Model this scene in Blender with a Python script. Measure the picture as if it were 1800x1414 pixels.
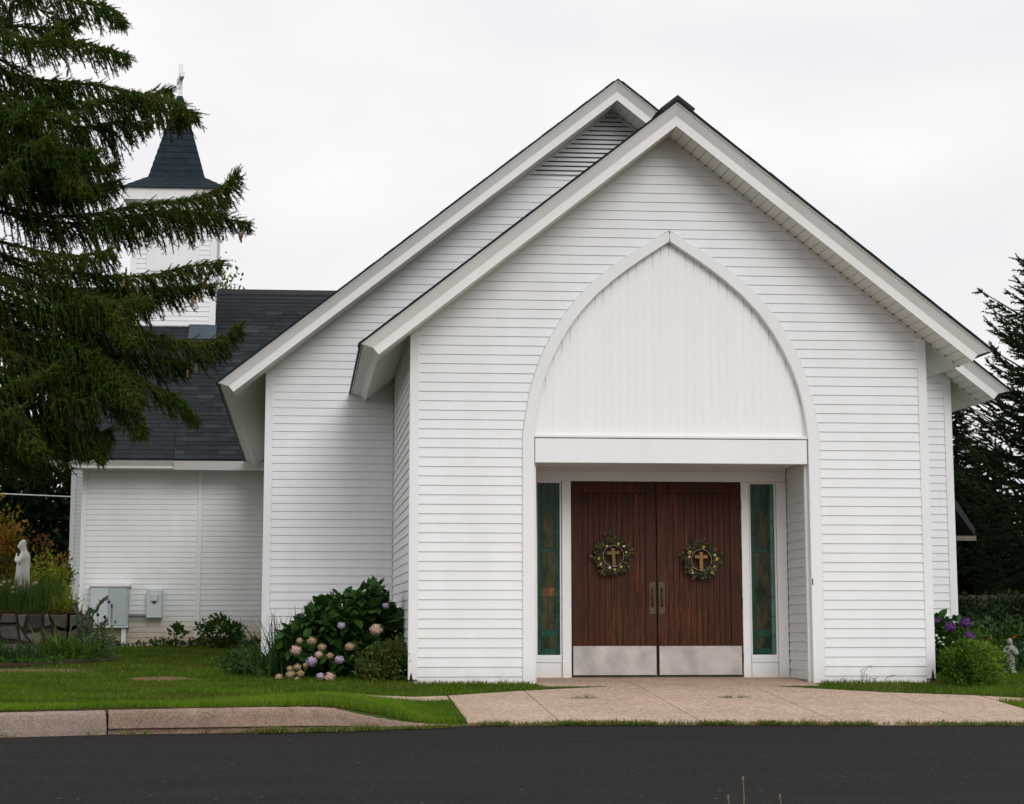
import bpy, bmesh, math, random
import numpy as np
from mathutils import Vector, Matrix
random.seed(7)
RNG = np.random.default_rng(7)
for o in list(bpy.data.objects):
    bpy.data.objects.remove(o)
scene = bpy.context.scene
C = scene.collection

# ------------------------------------------------------------------ camera
CAM = np.array([-3.826, -22.25, 0.61])
FPX, PPX, PPY, W, H = 3785.0, 886.0, 477.0, 1800.0, 1414.0
RX = np.array([0.99571821, -0.09244045, 0.0])            # image right in the world
RD = np.array([0.01482562, 0.15969348, -0.98705531])     # image down
RF = np.array([0.09124384, 0.98282896, 0.16038019])      # viewing direction
cam_d = bpy.data.cameras.new('camera')
cam = bpy.data.objects.new('camera', cam_d)
C.objects.link(cam)
cam.matrix_world = Matrix(((RX[0], -RD[0], -RF[0], CAM[0]), (RX[1], -RD[1], -RF[1], CAM[1]),
                           (RX[2], -RD[2], -RF[2], CAM[2]), (0, 0, 0, 1)))
cam_d.sensor_fit = 'HORIZONTAL'
cam_d.sensor_width = 36.0
cam_d.lens = FPX / W * 36.0
cam_d.shift_x = (W / 2 - PPX) / W
cam_d.shift_y = (PPY - H / 2) / W
cam_d.clip_start = 0.1
cam_d.clip_end = 2000
scene.camera = cam

# ------------------------------------------------------------------ sky, sun, exposure
world = bpy.data.worlds.new('World')
scene.world = world
world.use_nodes = True
wn, wl = world.node_tree.nodes, world.node_tree.links
wn.clear()
SUN_EL, SUN_AZ = math.radians(28), math.radians(168)     # azimuth clockwise from +Y: front right of the church
sky = wn.new('ShaderNodeTexSky'); sky.sky_type = 'NISHITA'; sky.sun_disc = False
sky.sun_elevation = SUN_EL; sky.sun_rotation = SUN_AZ; sky.dust_density = 4.0
bg_sky = wn.new('ShaderNodeBackground'); bg_sky.inputs[1].default_value = 0.12
wl.new(sky.outputs[0], bg_sky.inputs[0])
tc = wn.new('ShaderNodeTexCoord')
sep = wn.new('ShaderNodeSeparateXYZ'); wl.new(tc.outputs['Generated'], sep.inputs[0])
zz = wn.new('ShaderNodeMath'); zz.operation = 'MULTIPLY'; zz.use_clamp = True
wl.new(sep.outputs[2], zz.inputs[0]); wl.new(sep.outputs[2], zz.inputs[1])
lum = wn.new('ShaderNodeMath'); lum.operation = 'MULTIPLY_ADD'
wl.new(zz.outputs[0], lum.inputs[0]); lum.inputs[1].default_value = 0.45; lum.inputs[2].default_value = 0.97
nz = wn.new('ShaderNodeTexNoise'); nz.inputs['Scale'].default_value = 4.2; nz.inputs['Detail'].default_value = 4
mp = wn.new('ShaderNodeMapping'); mp.inputs['Scale'].default_value = (1, 1, 2.6)
wl.new(tc.outputs['Generated'], mp.inputs[0]); wl.new(mp.outputs[0], nz.inputs['Vector'])
rmp = wn.new('ShaderNodeValToRGB')
rmp.color_ramp.elements[0].position = 0.36; rmp.color_ramp.elements[0].color = (0.885, 0.89, 0.915, 1)
rmp.color_ramp.elements[1].position = 0.64; rmp.color_ramp.elements[1].color = (1.03, 1.005, 0.995, 1)
wl.new(nz.outputs['Fac'], rmp.inputs[0])
bg_cl = wn.new('ShaderNodeBackground')
wl.new(rmp.outputs[0], bg_cl.inputs[0]); wl.new(lum.outputs[0], bg_cl.inputs[1])
mixs = wn.new('ShaderNodeMixShader'); mixs.inputs[0].default_value = 0.94
wl.new(bg_sky.outputs[0], mixs.inputs[1]); wl.new(bg_cl.outputs[0], mixs.inputs[2])
wo = wn.new('ShaderNodeOutputWorld'); wl.new(mixs.outputs[0], wo.inputs[0])

sun_d = bpy.data.lights.new('sun', 'SUN')
sun_d.energy = 1.1; sun_d.angle = math.radians(30); sun_d.color = (1.0, 0.99, 0.98)
sun = bpy.data.objects.new('sun', sun_d); C.objects.link(sun)
sd = Vector((math.sin(SUN_AZ) * math.cos(SUN_EL), math.cos(SUN_AZ) * math.cos(SUN_EL), math.sin(SUN_EL)))
sun.rotation_euler = sd.to_track_quat('Z', 'Y').to_euler()
sun.location = (8, -20, 30)
vs = scene.view_settings
vs.view_transform = 'Standard'; vs.look = 'None'; vs.exposure = 0.0; vs.gamma = 1.0
vs.use_curve_mapping = False
scene.cycles.max_bounces = 6
scene.cycles.diffuse_bounces = 3
scene.cycles.transparent_max_bounces = 6

# ------------------------------------------------------------------ helpers
def at(u, v, Y):
    """A point of the photograph (1800 px wide) taken to the vertical plane y = Y."""
    d = np.array([u - PPX, v - PPY, FPX])
    r = RX * d[0] + RD * d[1] + RF * d[2]
    t = (Y - CAM[1]) / r[1]
    return CAM + r * t

def ss(t):
    t = min(1.0, max(0.0, t)); return t * t * (3 - 2 * t)

def G(x, y):
    """ground height"""
    if y >= 0: return -.02 + .01 * min(y, 30)
    t = ss((x + 3.75) / 1.3)
    return (1 - t) * (-.02 + .006 * max(y, -6)) + t * (-.02 + .056 * max(y, -4.6))

def Gn(x, y):
    t = np.clip((x + 3.75) / 1.3, 0, 1); t = t * t * (3 - 2 * t)
    neg = (1 - t) * (-.02 + .006 * np.maximum(y, -6)) + t * (-.02 + .056 * np.maximum(y, -4.6))
    return np.where(y >= 0, -.02 + .01 * np.minimum(y, 30), neg)

def tag(o, label=None, cat=None, group=None, kind=None):
    if label: o['label'] = label
    if cat: o['category'] = cat
    if group: o['group'] = group
    if kind: o['kind'] = kind
    return o

def empty(name, loc, label=None, cat=None, group=None, kind=None, rz=0.0):
    o = bpy.data.objects.new(name, None); C.objects.link(o)
    o.empty_display_size = 0.2
    o.location = loc; o.rotation_euler = (0, 0, rz)
    o.matrix_world = Matrix.Translation(loc) @ Matrix.Rotation(rz, 4, 'Z')
    return tag(o, label, cat, group, kind)

def link(o, parent=None):
    C.objects.link(o)
    if parent is not None:
        o.parent = parent
        chain = parent.matrix_world
        o.matrix_parent_inverse = chain.inverted()
    return o

class MB:
    def __init__(s): s.v = []; s.f = []; s.uv = None
    def add(s, vs, fs):
        n = len(s.v); s.v += [tuple(p) for p in vs]; s.f += [tuple(i + n for i in f) for f in fs]; return s
    def box(s, a, b):
        x0, y0, z0 = a; x1, y1, z1 = b
        return s.add([(x0,y0,z0),(x1,y0,z0),(x1,y1,z0),(x0,y1,z0),(x0,y0,z1),(x1,y0,z1),(x1,y1,z1),(x0,y1,z1)],
                     [(0,3,2,1),(4,5,6,7),(0,1,5,4),(1,2,6,5),(2,3,7,6),(3,0,4,7)])
    def bevbox(s, a, b, c):
        """box with its front (-y) edges chamfered by c"""
        x0, y0, z0 = a; x1, y1, z1 = b
        return s.add([(x0+c,y0,z0+c),(x1-c,y0,z0+c),(x1-c,y0,z1-c),(x0+c,y0,z1-c),
                      (x0,y0+c,z0),(x1,y0+c,z0),(x1,y0+c,z1),(x0,y0+c,z1),
                      (x0,y1,z0),(x1,y1,z0),(x1,y1,z1),(x0,y1,z1)],
                     [(0,1,2,3),(0,4,5,1),(1,5,6,2),(2,6,7,3),(3,7,4,0),(4,8,9,5),(5,9,10,6),(6,10,11,7),(7,11,8,4),(8,11,10,9)])
    def prism(s, poly, dv):
        n = len(poly); d = np.array(dv, float)
        vs = [tuple(p) for p in poly] + [tuple(np.array(p, float) + d) for p in poly]
        return s.add(vs, [tuple(range(n)), tuple(range(2*n-1, n-1, -1))] + [(i, i+n, (i+1) % n + n, (i+1) % n) for i in range(n)])
    def tube(s, pts, rad, seg=6, cap=True):
        pts = [np.array(p, float) for p in pts]
        if not hasattr(rad, '__len__'): rad = [rad] * len(pts)
        rings = []
        for i, p in enumerate(pts):
            a = pts[max(0, i-1)]; b = pts[min(len(pts)-1, i+1)]
            t = b - a; t = t / (np.linalg.norm(t) + 1e-9)
            h = np.array([0, 0, 1.]) if abs(t[2]) < .9 else np.array([1., 0, 0])
            u = np.cross(t, h); u /= np.linalg.norm(u); w = np.cross(t, u)
            rings.append([p + rad[i] * (math.cos(2*math.pi*k/seg) * u + math.sin(2*math.pi*k/seg) * w) for k in range(seg)])
        vs = [q for r in rings for q in r]; fs = []
        for i in range(len(pts)-1):
            for k in range(seg):
                fs.append((i*seg+k, i*seg+(k+1) % seg, (i+1)*seg+(k+1) % seg, (i+1)*seg+k))
        if cap:
            fs.append(tuple(range(seg-1, -1, -1))); fs.append(tuple((len(pts)-1)*seg+k for k in range(seg)))
        return s.add(vs, fs)
    def loft(s, rings):
        n = len(rings[0]); vs = [q for r in rings for q in r]; fs = []
        for i in range(len(rings)-1):
            for k in range(n):
                fs.append((i*n+k, i*n+(k+1) % n, (i+1)*n+(k+1) % n, (i+1)*n+k))
        fs.append(tuple(range(n-1, -1, -1))); fs.append(tuple((len(rings)-1)*n+k for k in range(n)))
        return s.add(vs, fs)
    def ball(s, c, r, seg=10, rings=6):
        if not hasattr(r, '__len__'): r = (r, r, r)
        R = []
        for i in range(rings+1):
            a = -math.pi/2 + math.pi*i/rings; a = max(-1.5, min(1.5, a))
            R.append([(c[0]+r[0]*math.cos(a)*math.cos(2*math.pi*k/seg), c[1]+r[1]*math.cos(a)*math.sin(2*math.pi*k/seg), c[2]+r[2]*math.sin(a)) for k in range(seg)])
        return s.loft(R)
    def mesh(s, name):
        me = bpy.data.meshes.new(name); me.from_pydata(s.v, [], s.f); me.update(); return me

def obj(name, mb, mat, parent=None, label=None, smooth=False, kind=None, fix=True):
    me = mb.mesh(name) if isinstance(mb, MB) else mb
    if mat is not None and len(me.materials) == 0: me.materials.append(mat)
    if isinstance(mb, MB) and fix:
        bm = bmesh.new(); bm.from_mesh(me); bmesh.ops.recalc_face_normals(bm, faces=bm.faces); bm.to_mesh(me); bm.free()
    if smooth:
        for p in me.polygons: p.use_smooth = True
    o = bpy.data.objects.new(name, me)
    link(o, parent)
    if label: o['label'] = label
    if kind: o['kind'] = kind
    return o

def npmesh(name, V, F, mat):
    V = np.ascontiguousarray(V, dtype=np.float32); F = np.ascontiguousarray(F, dtype=np.int32)
    me = bpy.data.meshes.new(name)
    me.vertices.add(len(V)); me.vertices.foreach_set('co', V.ravel())
    k = F.shape[1]
    me.loops.add(F.size); me.loops.foreach_set('vertex_index', F.ravel())
    me.polygons.add(len(F)); me.polygons.foreach_set('loop_start', np.arange(0, F.size, k, dtype=np.int32))
    me.update(calc_edges=True); me.validate()
    me.materials.append(mat)
    return me

def frames(D, roll=None):
    """rotation matrices whose local z is D"""
    D = D / (np.linalg.norm(D, axis=1, keepdims=True) + 1e-9)
    h = np.where(np.abs(D[:, 2:3]) < .95, np.array([[0, 0, 1.]]), np.array([[1., 0, 0]]))
    U = np.cross(D, h); U /= np.linalg.norm(U, axis=1, keepdims=True) + 1e-9
    Wv = np.cross(D, U)
    if roll is not None:
        c, s_ = np.cos(roll)[:, None], np.sin(roll)[:, None]
        U, Wv = c * U + s_ * Wv, -s_ * U + c * Wv
    return np.stack([U, Wv, D], axis=2)

def scatter(tv, tf, R, P, S):
    """copies of one little template: rotations R, places P, scales S (N,) or (N,3)"""
    S = np.asarray(S, float)
    if S.ndim == 1: S = np.repeat(S[:, None], 3, 1)
    V = np.einsum('nij,nkj->nki', R, tv[None] * S[:, None, :]) + P[:, None, :]
    n, k = V.shape[0], V.shape[1]
    F = tf[None] + (np.arange(n) * k)[:, None, None]
    return V.reshape(-1, 3), F.reshape(-1, tf.shape[1])

class Cloud:
    def __init__(s): s.V = []; s.F = []; s.n = 0
    def add(s, V, F):
        s.V.append(V); s.F.append(F + s.n); s.n += len(V)
    def mesh(s, name, mat): return npmesh(name, np.concatenate(s.V), np.concatenate(s.F), mat)

def rdir(n, up=0.0):
    d = RNG.normal(size=(n, 3)); d /= np.linalg.norm(d, axis=1, keepdims=True); d[:, 2] += up
    return d / np.linalg.norm(d, axis=1, keepdims=True)

# a folded leaf pointing along +z (two triangles each side)
LEAF_V = np.array([[0,0,0],[-.28,.08,.35],[-.22,.06,.7],[0,-.04,1.0],[.22,.06,.7],[.28,.08,.35],[0,-.05,.5]])
LEAF_F = np.array([[0,6,1],[1,6,2],[2,6,3],[3,6,4],[4,6,5],[5,6,0]])
LEAF2_V = np.array([[0,0,0],[-.3,.07,.45],[0,0,1.0],[.3,.07,.45]])
LEAF2_F = np.array([[0,2,1],[0,3,2]])

def twig_template(n, nl, seed, rad=.012, curl=.0):
    """a conifer shoot of length 1 along +z, clothed in n needles of length nl (already relative)"""
    r = np.random.default_rng(seed); V = []; F = []
    for k in range(n):
        z = (k + r.random()) / n * .97
        a = r.random() * 2 * math.pi
        out = np.array([math.cos(a), math.sin(a), 0])
        d = out * .75 + np.array([0, 0, .65]); d /= np.linalg.norm(d)
        sd_ = np.cross(out, [0, 0, 1]) * rad
        l = nl * (.7 + .6 * r.random()) * (1.1 - .5 * z)
        b = np.array([0, 0, z]); i = len(V)
        V += [b - sd_, b + sd_, b + d * l]; F.append((i, i+1, i+2))
    i = len(V)
    for k in range(3):
        V.append(np.array([rad * 1.6 * math.cos(k*2.094), rad * 1.6 * math.sin(k*2.094), 0]))
    V.append(np.array([0, 0, 1.0]))
    for k in range(3): F.append((i+k, i+(k+1) % 3, i+3))
    return np.array(V), np.array(F)

# ------------------------------------------------------------------ materials
class NT:
    def __init__(s, name):
        s.m = bpy.data.materials.new(name); s.m.use_nodes = True
        s.n = s.m.node_tree.nodes; s.l = s.m.node_tree.links
        s.b = s.n['Principled BSDF']; s.out = s.n['Material Output']
    def new(s, t, **kw):
        n = s.n.new(t)
        for k, v in kw.items(): setattr(n, k, v)
        return n
    def to(s, a, b): s.l.new(a, b)
    def pos(s): return s.new('ShaderNodeNewGeometry').outputs['Position']
    def objc(s): return s.new('ShaderNodeTexCoord').outputs['Object']
    def mapping(s, src, scale=(1,1,1), loc=(0,0,0), rot=(0,0,0)):
        m = s.new('ShaderNodeMapping'); m.inputs['Scale'].default_value = scale; m.inputs['Location'].default_value = loc; m.inputs['Rotation'].default_value = rot
        s.to(src, m.inputs[0]); return m.outputs[0]
    def noise(s, vec, scale=5, detail=4, rough=.55, dist=0):
        n = s.new('ShaderNodeTexNoise'); n.inputs['Scale'].default_value = scale; n.inputs['Detail'].default_value = detail
        n.inputs['Roughness'].default_value = rough; n.inputs['Distortion'].default_value = dist
        if vec is not None: s.to(vec, n.inputs['Vector'])
        return n.outputs['Fac']
    def voro(s, vec, scale=5, feature='F1', out='Distance'):
        n = s.new('ShaderNodeTexVoronoi'); n.feature = feature; n.inputs['Scale'].default_value = scale
        if vec is not None: s.to(vec, n.inputs['Vector'])
        return n.outputs[out]
    def ramp(s, fac, *stops):
        r = s.new('ShaderNodeValToRGB'); e = r.color_ramp.elements
        while len(e) < len(stops): e.new(0.5)
        for i, (p, c) in enumerate(stops):
            e[i].position = p
            e[i].color = (c, c, c, 1) if not hasattr(c, '__len__') else (*c, 1)
        s.to(fac, r.inputs[0]); return r.outputs[0]
    def mix(s, fac, a, b, mode='MIX'):
        m = s.new('ShaderNodeMix', data_type='RGBA', blend_type=mode)
        if isinstance(fac, (int, float)): m.inputs[0].default_value = fac
        else: s.to(fac, m.inputs[0])
        for i, c in ((6, a), (7, b)):
            if isinstance(c, tuple): m.inputs[i].default_value = (*c, 1)
            else: s.to(c, m.inputs[i])
        return m.outputs[2]
    def math(s, op, a, b=0.0, c=0.0, clamp=False):
        m = s.new('ShaderNodeMath', operation=op); m.use_clamp = clamp
        for i, x in enumerate((a, b, c)):
            if isinstance(x, (int, float)): m.inputs[i].default_value = x
            else: s.to(x, m.inputs[i])
        return m.outputs[0]
    def sep(s, v):
        x = s.new('ShaderNodeSeparateXYZ'); s.to(v, x.inputs[0]); return x.outputs
    def rnd(s): return s.new('ShaderNodeObjectInfo').outputs['Random']
    def island(s): return s.new('ShaderNodeNewGeometry').outputs['Random Per Island']
    def bump(s, h, strength=.3, dist=.01):
        b = s.new('ShaderNodeBump'); b.inputs['Strength'].default_value = strength; b.inputs['Distance'].default_value = dist
        s.to(h, b.inputs['Height']); s.to(b.outputs[0], s.b.inputs['Normal']); return b
    def col(s, c):
        if isinstance(c, tuple): s.b.inputs['Base Color'].default_value = (*c, 1)
        else: s.to(c, s.b.inputs['Base Color'])
    def rough(s, r):
        if isinstance(r, (int, float)): s.b.inputs['Roughness'].default_value = r
        else: s.to(r, s.b.inputs['Roughness'])
    def spec(s, v): s.b.inputs['Specular IOR Level'].default_value = v

def mat_vinyl(name, base, stain=False):
    t = NT(name); p = t.pos()
    n1 = t.noise(t.mapping(p, (1.2, 1.2, .35)), 2.2, 5)
    n2 = t.noise(t.mapping(p, (9, 9, .6)), 1.5, 4)
    c = t.mix(t.ramp(n1, (.35, 0.0), (.75, 1.0)), base, tuple(x * k for x, k in zip(base, (.93, .925, .915))))
    c = t.mix(t.math('MULTIPLY', t.ramp(n2, (.55, 0.0), (.8, 1.0)), .13), c, (.62, .6, .55))
    r = t.rnd(); c = t.mix(t.math('MULTIPLY', r, .07), c, (.55, .55, .54))
    z = t.sep(p)[2]
    # rain splash and soil along the foot of the wall
    low = t.ramp(t.math('ADD', z, t.math('MULTIPLY', t.noise(p, 6, 4), .28)), (.10, 1.0), (.33, 0.0))
    c = t.mix(t.math('MULTIPLY', low, .35), c, (.42, .36, .28))
    if stain:
        sz = t.math('ADD', z, t.math('MULTIPLY', t.noise(t.mapping(p, (1.3, 1, .8)), 2.2, 4), .5))
        c = t.mix(t.math('MULTIPLY', t.ramp(sz, (.55, 1.0), (1.0, 0.0)), .85), c, (.60, .46, .32))
    t.col(c); t.rough(.42); t.spec(.35)
    t.bump(t.noise(t.mapping(p, (3, 3, 60)), 3, 3), .03, .003)
    return t.m

def mat_plain(name, c, rough=.5, var=.12, scale=8, metal=0.0, bump=.0, spec=.4, rnd=0.0):
    t = NT(name); p = t.pos()
    n = t.noise(p, scale, 5)
    cc = t.mix(t.ramp(n, (.3, 0.0), (.75, 1.0)), tuple(x * (1 + var) for x in c), tuple(x * (1 - var) for x in c))
    if rnd: cc = t.mix(t.math('MULTIPLY', t.rnd(), rnd), cc, tuple(x * .4 for x in c))
    t.col(cc); t.rough(rough); t.b.inputs['Metallic'].default_value = metal; t.spec(spec)
    if bump: t.bump(t.noise(p, scale * 5, 4), bump, .01)
    return t.m

def mat_leaf(name, c1, c2, c3=None, trans=.25, rough=.7, spec=.08, clump=1.3):
    t = NT(name); p = t.pos(); r = t.island()
    c = t.mix(r, c1, c2)
    if c3 is not None: c = t.mix(t.ramp(t.noise(p, clump, 3), (.45, 0.0), (.62, 1.0)), c, c3)
    t.col(c); t.rough(rough); t.spec(spec)
    if trans:
        tr = t.new('ShaderNodeBsdfTranslucent'); t.to(c, tr.inputs[0])
        mx = t.new('ShaderNodeMixShader'); mx.inputs[0].default_value = trans
        t.to(t.b.outputs[0], mx.inputs[1]); t.to(tr.outputs[0], mx.inputs[2]); t.to(mx.outputs[0], t.out.inputs[0])
    return t.m

M = {}
M['siding'] = mat_vinyl('white_vinyl_siding', (.785, .80, .815))
M['siding_wing'] = mat_vinyl('white_vinyl_siding_stained', (.78, .80, .79), True)
M['trim'] = mat_vinyl('white_painted_trim', (.81, .82, .83))
M['fascia'] = mat_vinyl('white_aluminium_fascia', (.80, .795, .785))
M['soffit'] = mat_vinyl('cream_soffit', (.74, .71, .65))
M['black'] = mat_plain('black_gap', (.01, .01, .01), .9, 0)
M['sheath'] = mat_plain('wall_sheathing', (.35, .34, .33), .8)

def mat_shingle():
    t = NT('slate_shingle'); p = t.pos()
    c = t.mix(t.ramp(t.rnd(), (0.0, 0.0), (.75, .35), (1.0, 1.0)), (.009, .0135, .0165), (.050, .060, .068))
    c = t.mix(t.math('MULTIPLY', t.island(), .55), c, (.010, .014, .018))
    c = t.mix(t.math('MULTIPLY', t.noise(p, 180, 2), .5), c, (.032, .036, .038))
    c = t.mix(t.ramp(t.noise(t.mapping(p, (1, .4, .4)), 1.6, 4), (.4, 0.0), (.7, .4)), c, (.009, .012, .015))
    t.col(c); t.rough(.9); t.spec(.12); t.bump(t.noise(p, 220, 2), .5, .004); return t.m
M['shingle'] = mat_shingle()
M['spire'] = mat_plain('blue_slate_spire', (.016, .026, .034), .85, .25, 9, bump=.4, spec=.1)
M['roofedge'] = mat_plain('roof_edge', (.018, .019, .02), .8)
M['flash'] = mat_plain('blue_grey_flashing', (.035, .055, .075), .35)

def mat_wood(name, dark, light, sc=1.0):
    t = NT(name); p = t.pos(); r = t.rnd()
    off = t.new('ShaderNodeCombineXYZ'); t.to(t.math('MULTIPLY', r, 37.0), off.inputs[2]); t.to(t.math('MULTIPLY', r, 11.0), off.inputs[0])
    v = t.new('ShaderNodeVectorMath', operation='ADD'); t.to(p, v.inputs[0]); t.to(off.outputs[0], v.inputs[1])
    g = t.noise(t.mapping(v.outputs[0], (38 * sc, 38 * sc, 1.3 * sc)), 2.0, 6, .65, .6)
    g2 = t.noise(t.mapping(v.outputs[0], (120, 120, 4)), 2.0, 3)
    c = t.mix(t.ramp(g, (.40, 0.0), (.70, 1.0)), dark, light)
    c = t.mix(t.math('MULTIPLY', t.ramp(g2, (.5, 0.0), (.7, 1.0)), .5), c, tuple(x * .5 for x in dark))
    c = t.mix(t.math('MULTIPLY', r, .7), c, tuple(x * .22 for x in light))
    big = t.noise(t.mapping(p, (2.5, 1, .8)), 2.0, 3)
    c = t.mix(t.ramp(big, (.45, 0.0), (.75, .7)), c, tuple(x * .35 for x in light))
    t.col(c); t.rough(t.math('MULTIPLY_ADD', g, .3, .38)); t.spec(.18)
    t.bump(g, .25, .004); return t.m
M['door'] = mat_wood('stained_oak', (.010, .0026, .0012), (.165, .049, .0145))
M['crosswood'] = mat_wood('pale_wood', (.26, .15, .055), (.38, .24, .1))

def mat_concrete(name, base, dark, speck, sc=1.0):
    t = NT(name); p = t.pos()
    big = t.noise(p, 1.1, 5); mid = t.noise(p, 9, 5)
    c = t.mix(t.ramp(big, (.3, 0.0), (.72, 1.0)), base, dark)
    c = t.mix(t.math('MULTIPLY', t.ramp(mid, (.45, 0.0), (.7, 1.0)), .6), c, dark)
    c = t.mix(t.math('MULTIPLY', t.ramp(t.noise(p, 24, 4, .7), (.5, 0.0), (.68, 1.0)), .4), c, tuple(x * .62 for x in dark))
    v = t.voro(p, 55 * sc, 'F1', 'Color')
    vs_ = t.sep(v)[0]
    c = t.mix(t.math('MULTIPLY', t.ramp(vs_, (.72, 0.0), (.8, 1.0)), .45), c, speck)
    c = t.mix(t.math('MULTIPLY', t.ramp(vs_, (.14, 1.0), (.2, 0.0)), .45), c, tuple(x * .35 for x in dark))
    t.col(c); t.rough(.85); t.spec(.2)
    t.bump(t.math('ADD', t.noise(p, 90, 3), t.voro(p, 60 * sc)), .5, .006); return t.m
M['walk'] = mat_concrete('exposed_aggregate_concrete', (.53, .385, .285), (.37, .265, .195), (.66, .52, .42))
M['kerb'] = mat_concrete('pinkish_aggregate_kerb', (.32, .225, .17), (.16, .108, .082), (.40, .30, .24), 3.0)
M['kerbgrey'] = mat_concrete('grey_brown_kerb', (.30, .235, .19), (.21, .165, .135), (.36, .29, .24), 2.6)

def mat_asphalt():
    t = NT('asphalt'); p = t.pos()
    c = t.mix(t.noise(t.mapping(p, (.35, 1.2, 1)), 1.6, 6), (.0095, .0088, .0085), (.017, .0158, .0152))
    c = t.mix(t.ramp(t.noise(t.mapping(p, (.5, 2.2, 1)), 1.1, 6, .65), (.42, 0.0), (.72, .55)), c, (.030, .027, .026))
    ag = t.sep(t.voro(p, 62, 'F1', 'Color'))
    c = t.mix(t.ramp(ag[1], (.60, 0.0), (.95, .75)), c, (.024, .022, .021))
    c = t.mix(t.ramp(ag[2], (.55, 0.0), (.9, .7)), c, (.004, .004, .004))
    c = t.mix(t.ramp(t.noise(p, 75, 4, .7), (.48, 0.0), (.72, .9)), c, (.040, .036, .034))
    sp = t.sep(t.voro(p, 9, 'F1', 'Color'))[0]; d = t.voro(p, 9)
    m = t.math('MULTIPLY', t.ramp(sp, (.84, 0.0), (.845, 1.0)), t.ramp(d, (.05, 1.0), (.10, 0.0)))
    c = t.mix(m, c, (.20, .19, .18))
    t.col(c); t.rough(.95); t.spec(.06); t.bump(t.noise(p, 130, 3), .6, .006); return t.m
M['asphalt'] = mat_asphalt()

def mat_soil(name, a, b):
    t = NT(name); p = t.pos()
    c = t.mix(t.noise(p, 14, 5), a, b); t.col(c); t.rough(.95); t.spec(.1); t.bump(t.noise(p, 40, 4), .8, .03); return t.m
M['soil'] = mat_soil('dark_soil', (.022, .014, .009), (.06, .04, .026))

BARE = [(-5.33, 1.5, .42, .9), (-7.1, 4.3, .9, .75), (-6.2, 3.4, .5, .25), (-3.6, .2, .22, .25)]
def lawn_mask(t, p):
    return t.ramp(t.noise(t.mapping(p, (.8, .55, 1)), .9, 4), (.56, 0.0), (.68, 1.0))
def mat_lawn():
    t = NT('lawn_ground'); p = t.pos()
    c = t.mix(t.noise(p, 30, 4), (.035, .060, .008), (.06, .09, .014))
    c = t.mix(lawn_mask(t, p), c, (.13, .085, .045))
    o = t.sep(p); n = t.math('MULTIPLY_ADD', t.noise(p, 3.5, 4), 1.2, -.6)
    for (x, y, a, b) in BARE:
        d = t.math('ADD', t.math('POWER', t.math('DIVIDE', t.math('ADD', o[0], -x), a), 2.0), t.math('POWER', t.math('DIVIDE', t.math('ADD', o[1], -y), b), 2.0))
        c = t.mix(t.ramp(t.math('ADD', d, n), (.7, 1.0), (1.2, 0.0)), c, (.20, .125, .075))
    t.col(c); t.rough(.95); t.spec(.1); t.bump(t.noise(p, 60, 3), .8, .02); return t.m
M['lawn'] = mat_lawn()
def mat_grass(name, a, b, dk, ol):
    t = NT(name); p = t.pos()
    c = t.mix(t.island(), a, b)
    c = t.mix(t.ramp(t.noise(p, 1.1, 3), (.40, 0.0), (.62, .85)), c, dk)
    c = t.mix(t.ramp(t.noise(t.mapping(p, (.5, .8, 1), (3, 7, 0)), 1.3, 4), (.5, 0.0), (.7, .7)), c, ol)
    c = t.mix(t.math('MULTIPLY', t.ramp(t.math('FRACT', t.math('MULTIPLY', t.island(), 71.3)), (.93, 0.0), (.95, 1.0)), .8), c, (.3, .26, .11))
    t.col(c); t.rough(.8); t.spec(.06)
    tr = t.new('ShaderNodeBsdfTranslucent'); t.to(c, tr.inputs[0])
    mx = t.new('ShaderNodeMixShader'); mx.inputs[0].default_value = .35
    t.to(t.b.outputs[0], mx.inputs[1]); t.to(tr.outputs[0], mx.inputs[2]); t.to(mx.outputs[0], t.out.inputs[0]); return t.m
M['grass'] = mat_grass('lawn_grass', (.055, .125, .007), (.110, .205, .013), (.045, .085, .007), (.11, .105, .02))
M['grass_lush'] = mat_grass('lush_verge_grass', (.090, .180, .009), (.165, .285, .016), (.055, .125, .009), (.13, .17, .022))
M['bark'] = mat_plain('bark', (.035, .027, .021), .95, .4, 20, bump=.8, spec=.1)
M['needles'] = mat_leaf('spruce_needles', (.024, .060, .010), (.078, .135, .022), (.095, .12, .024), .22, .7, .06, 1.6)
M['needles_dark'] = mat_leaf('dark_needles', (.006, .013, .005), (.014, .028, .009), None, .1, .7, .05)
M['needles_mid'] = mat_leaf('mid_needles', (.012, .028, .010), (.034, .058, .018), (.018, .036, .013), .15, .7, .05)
M['cone'] = mat_plain('spruce_cone', (.15, .085, .04), .7, .35, 60, bump=.5)
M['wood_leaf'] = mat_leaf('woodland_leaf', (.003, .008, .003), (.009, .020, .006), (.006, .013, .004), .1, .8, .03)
M['tree_leaf'] = mat_leaf('bright_tree_leaf', (.05, .11, .02), (.11, .19, .04), None, .35)
M['metal_grey'] = mat_plain('grey_painted_metal', (.56, .615, .63), .45, .06, 4, spec=.3)
M['kick'] = mat_plain('tarnished_steel', (.40, .37, .35), .42, .30, 4, metal=.55, bump=.02)
M['bronze'] = mat_plain('aged_bronze', (.075, .05, .03), .45, .3, 30, metal=.5)

M['bark_dark'] = mat_plain('dark_bark', (.012, .010, .008), .95, .3, 20, spec=.05)
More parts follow.
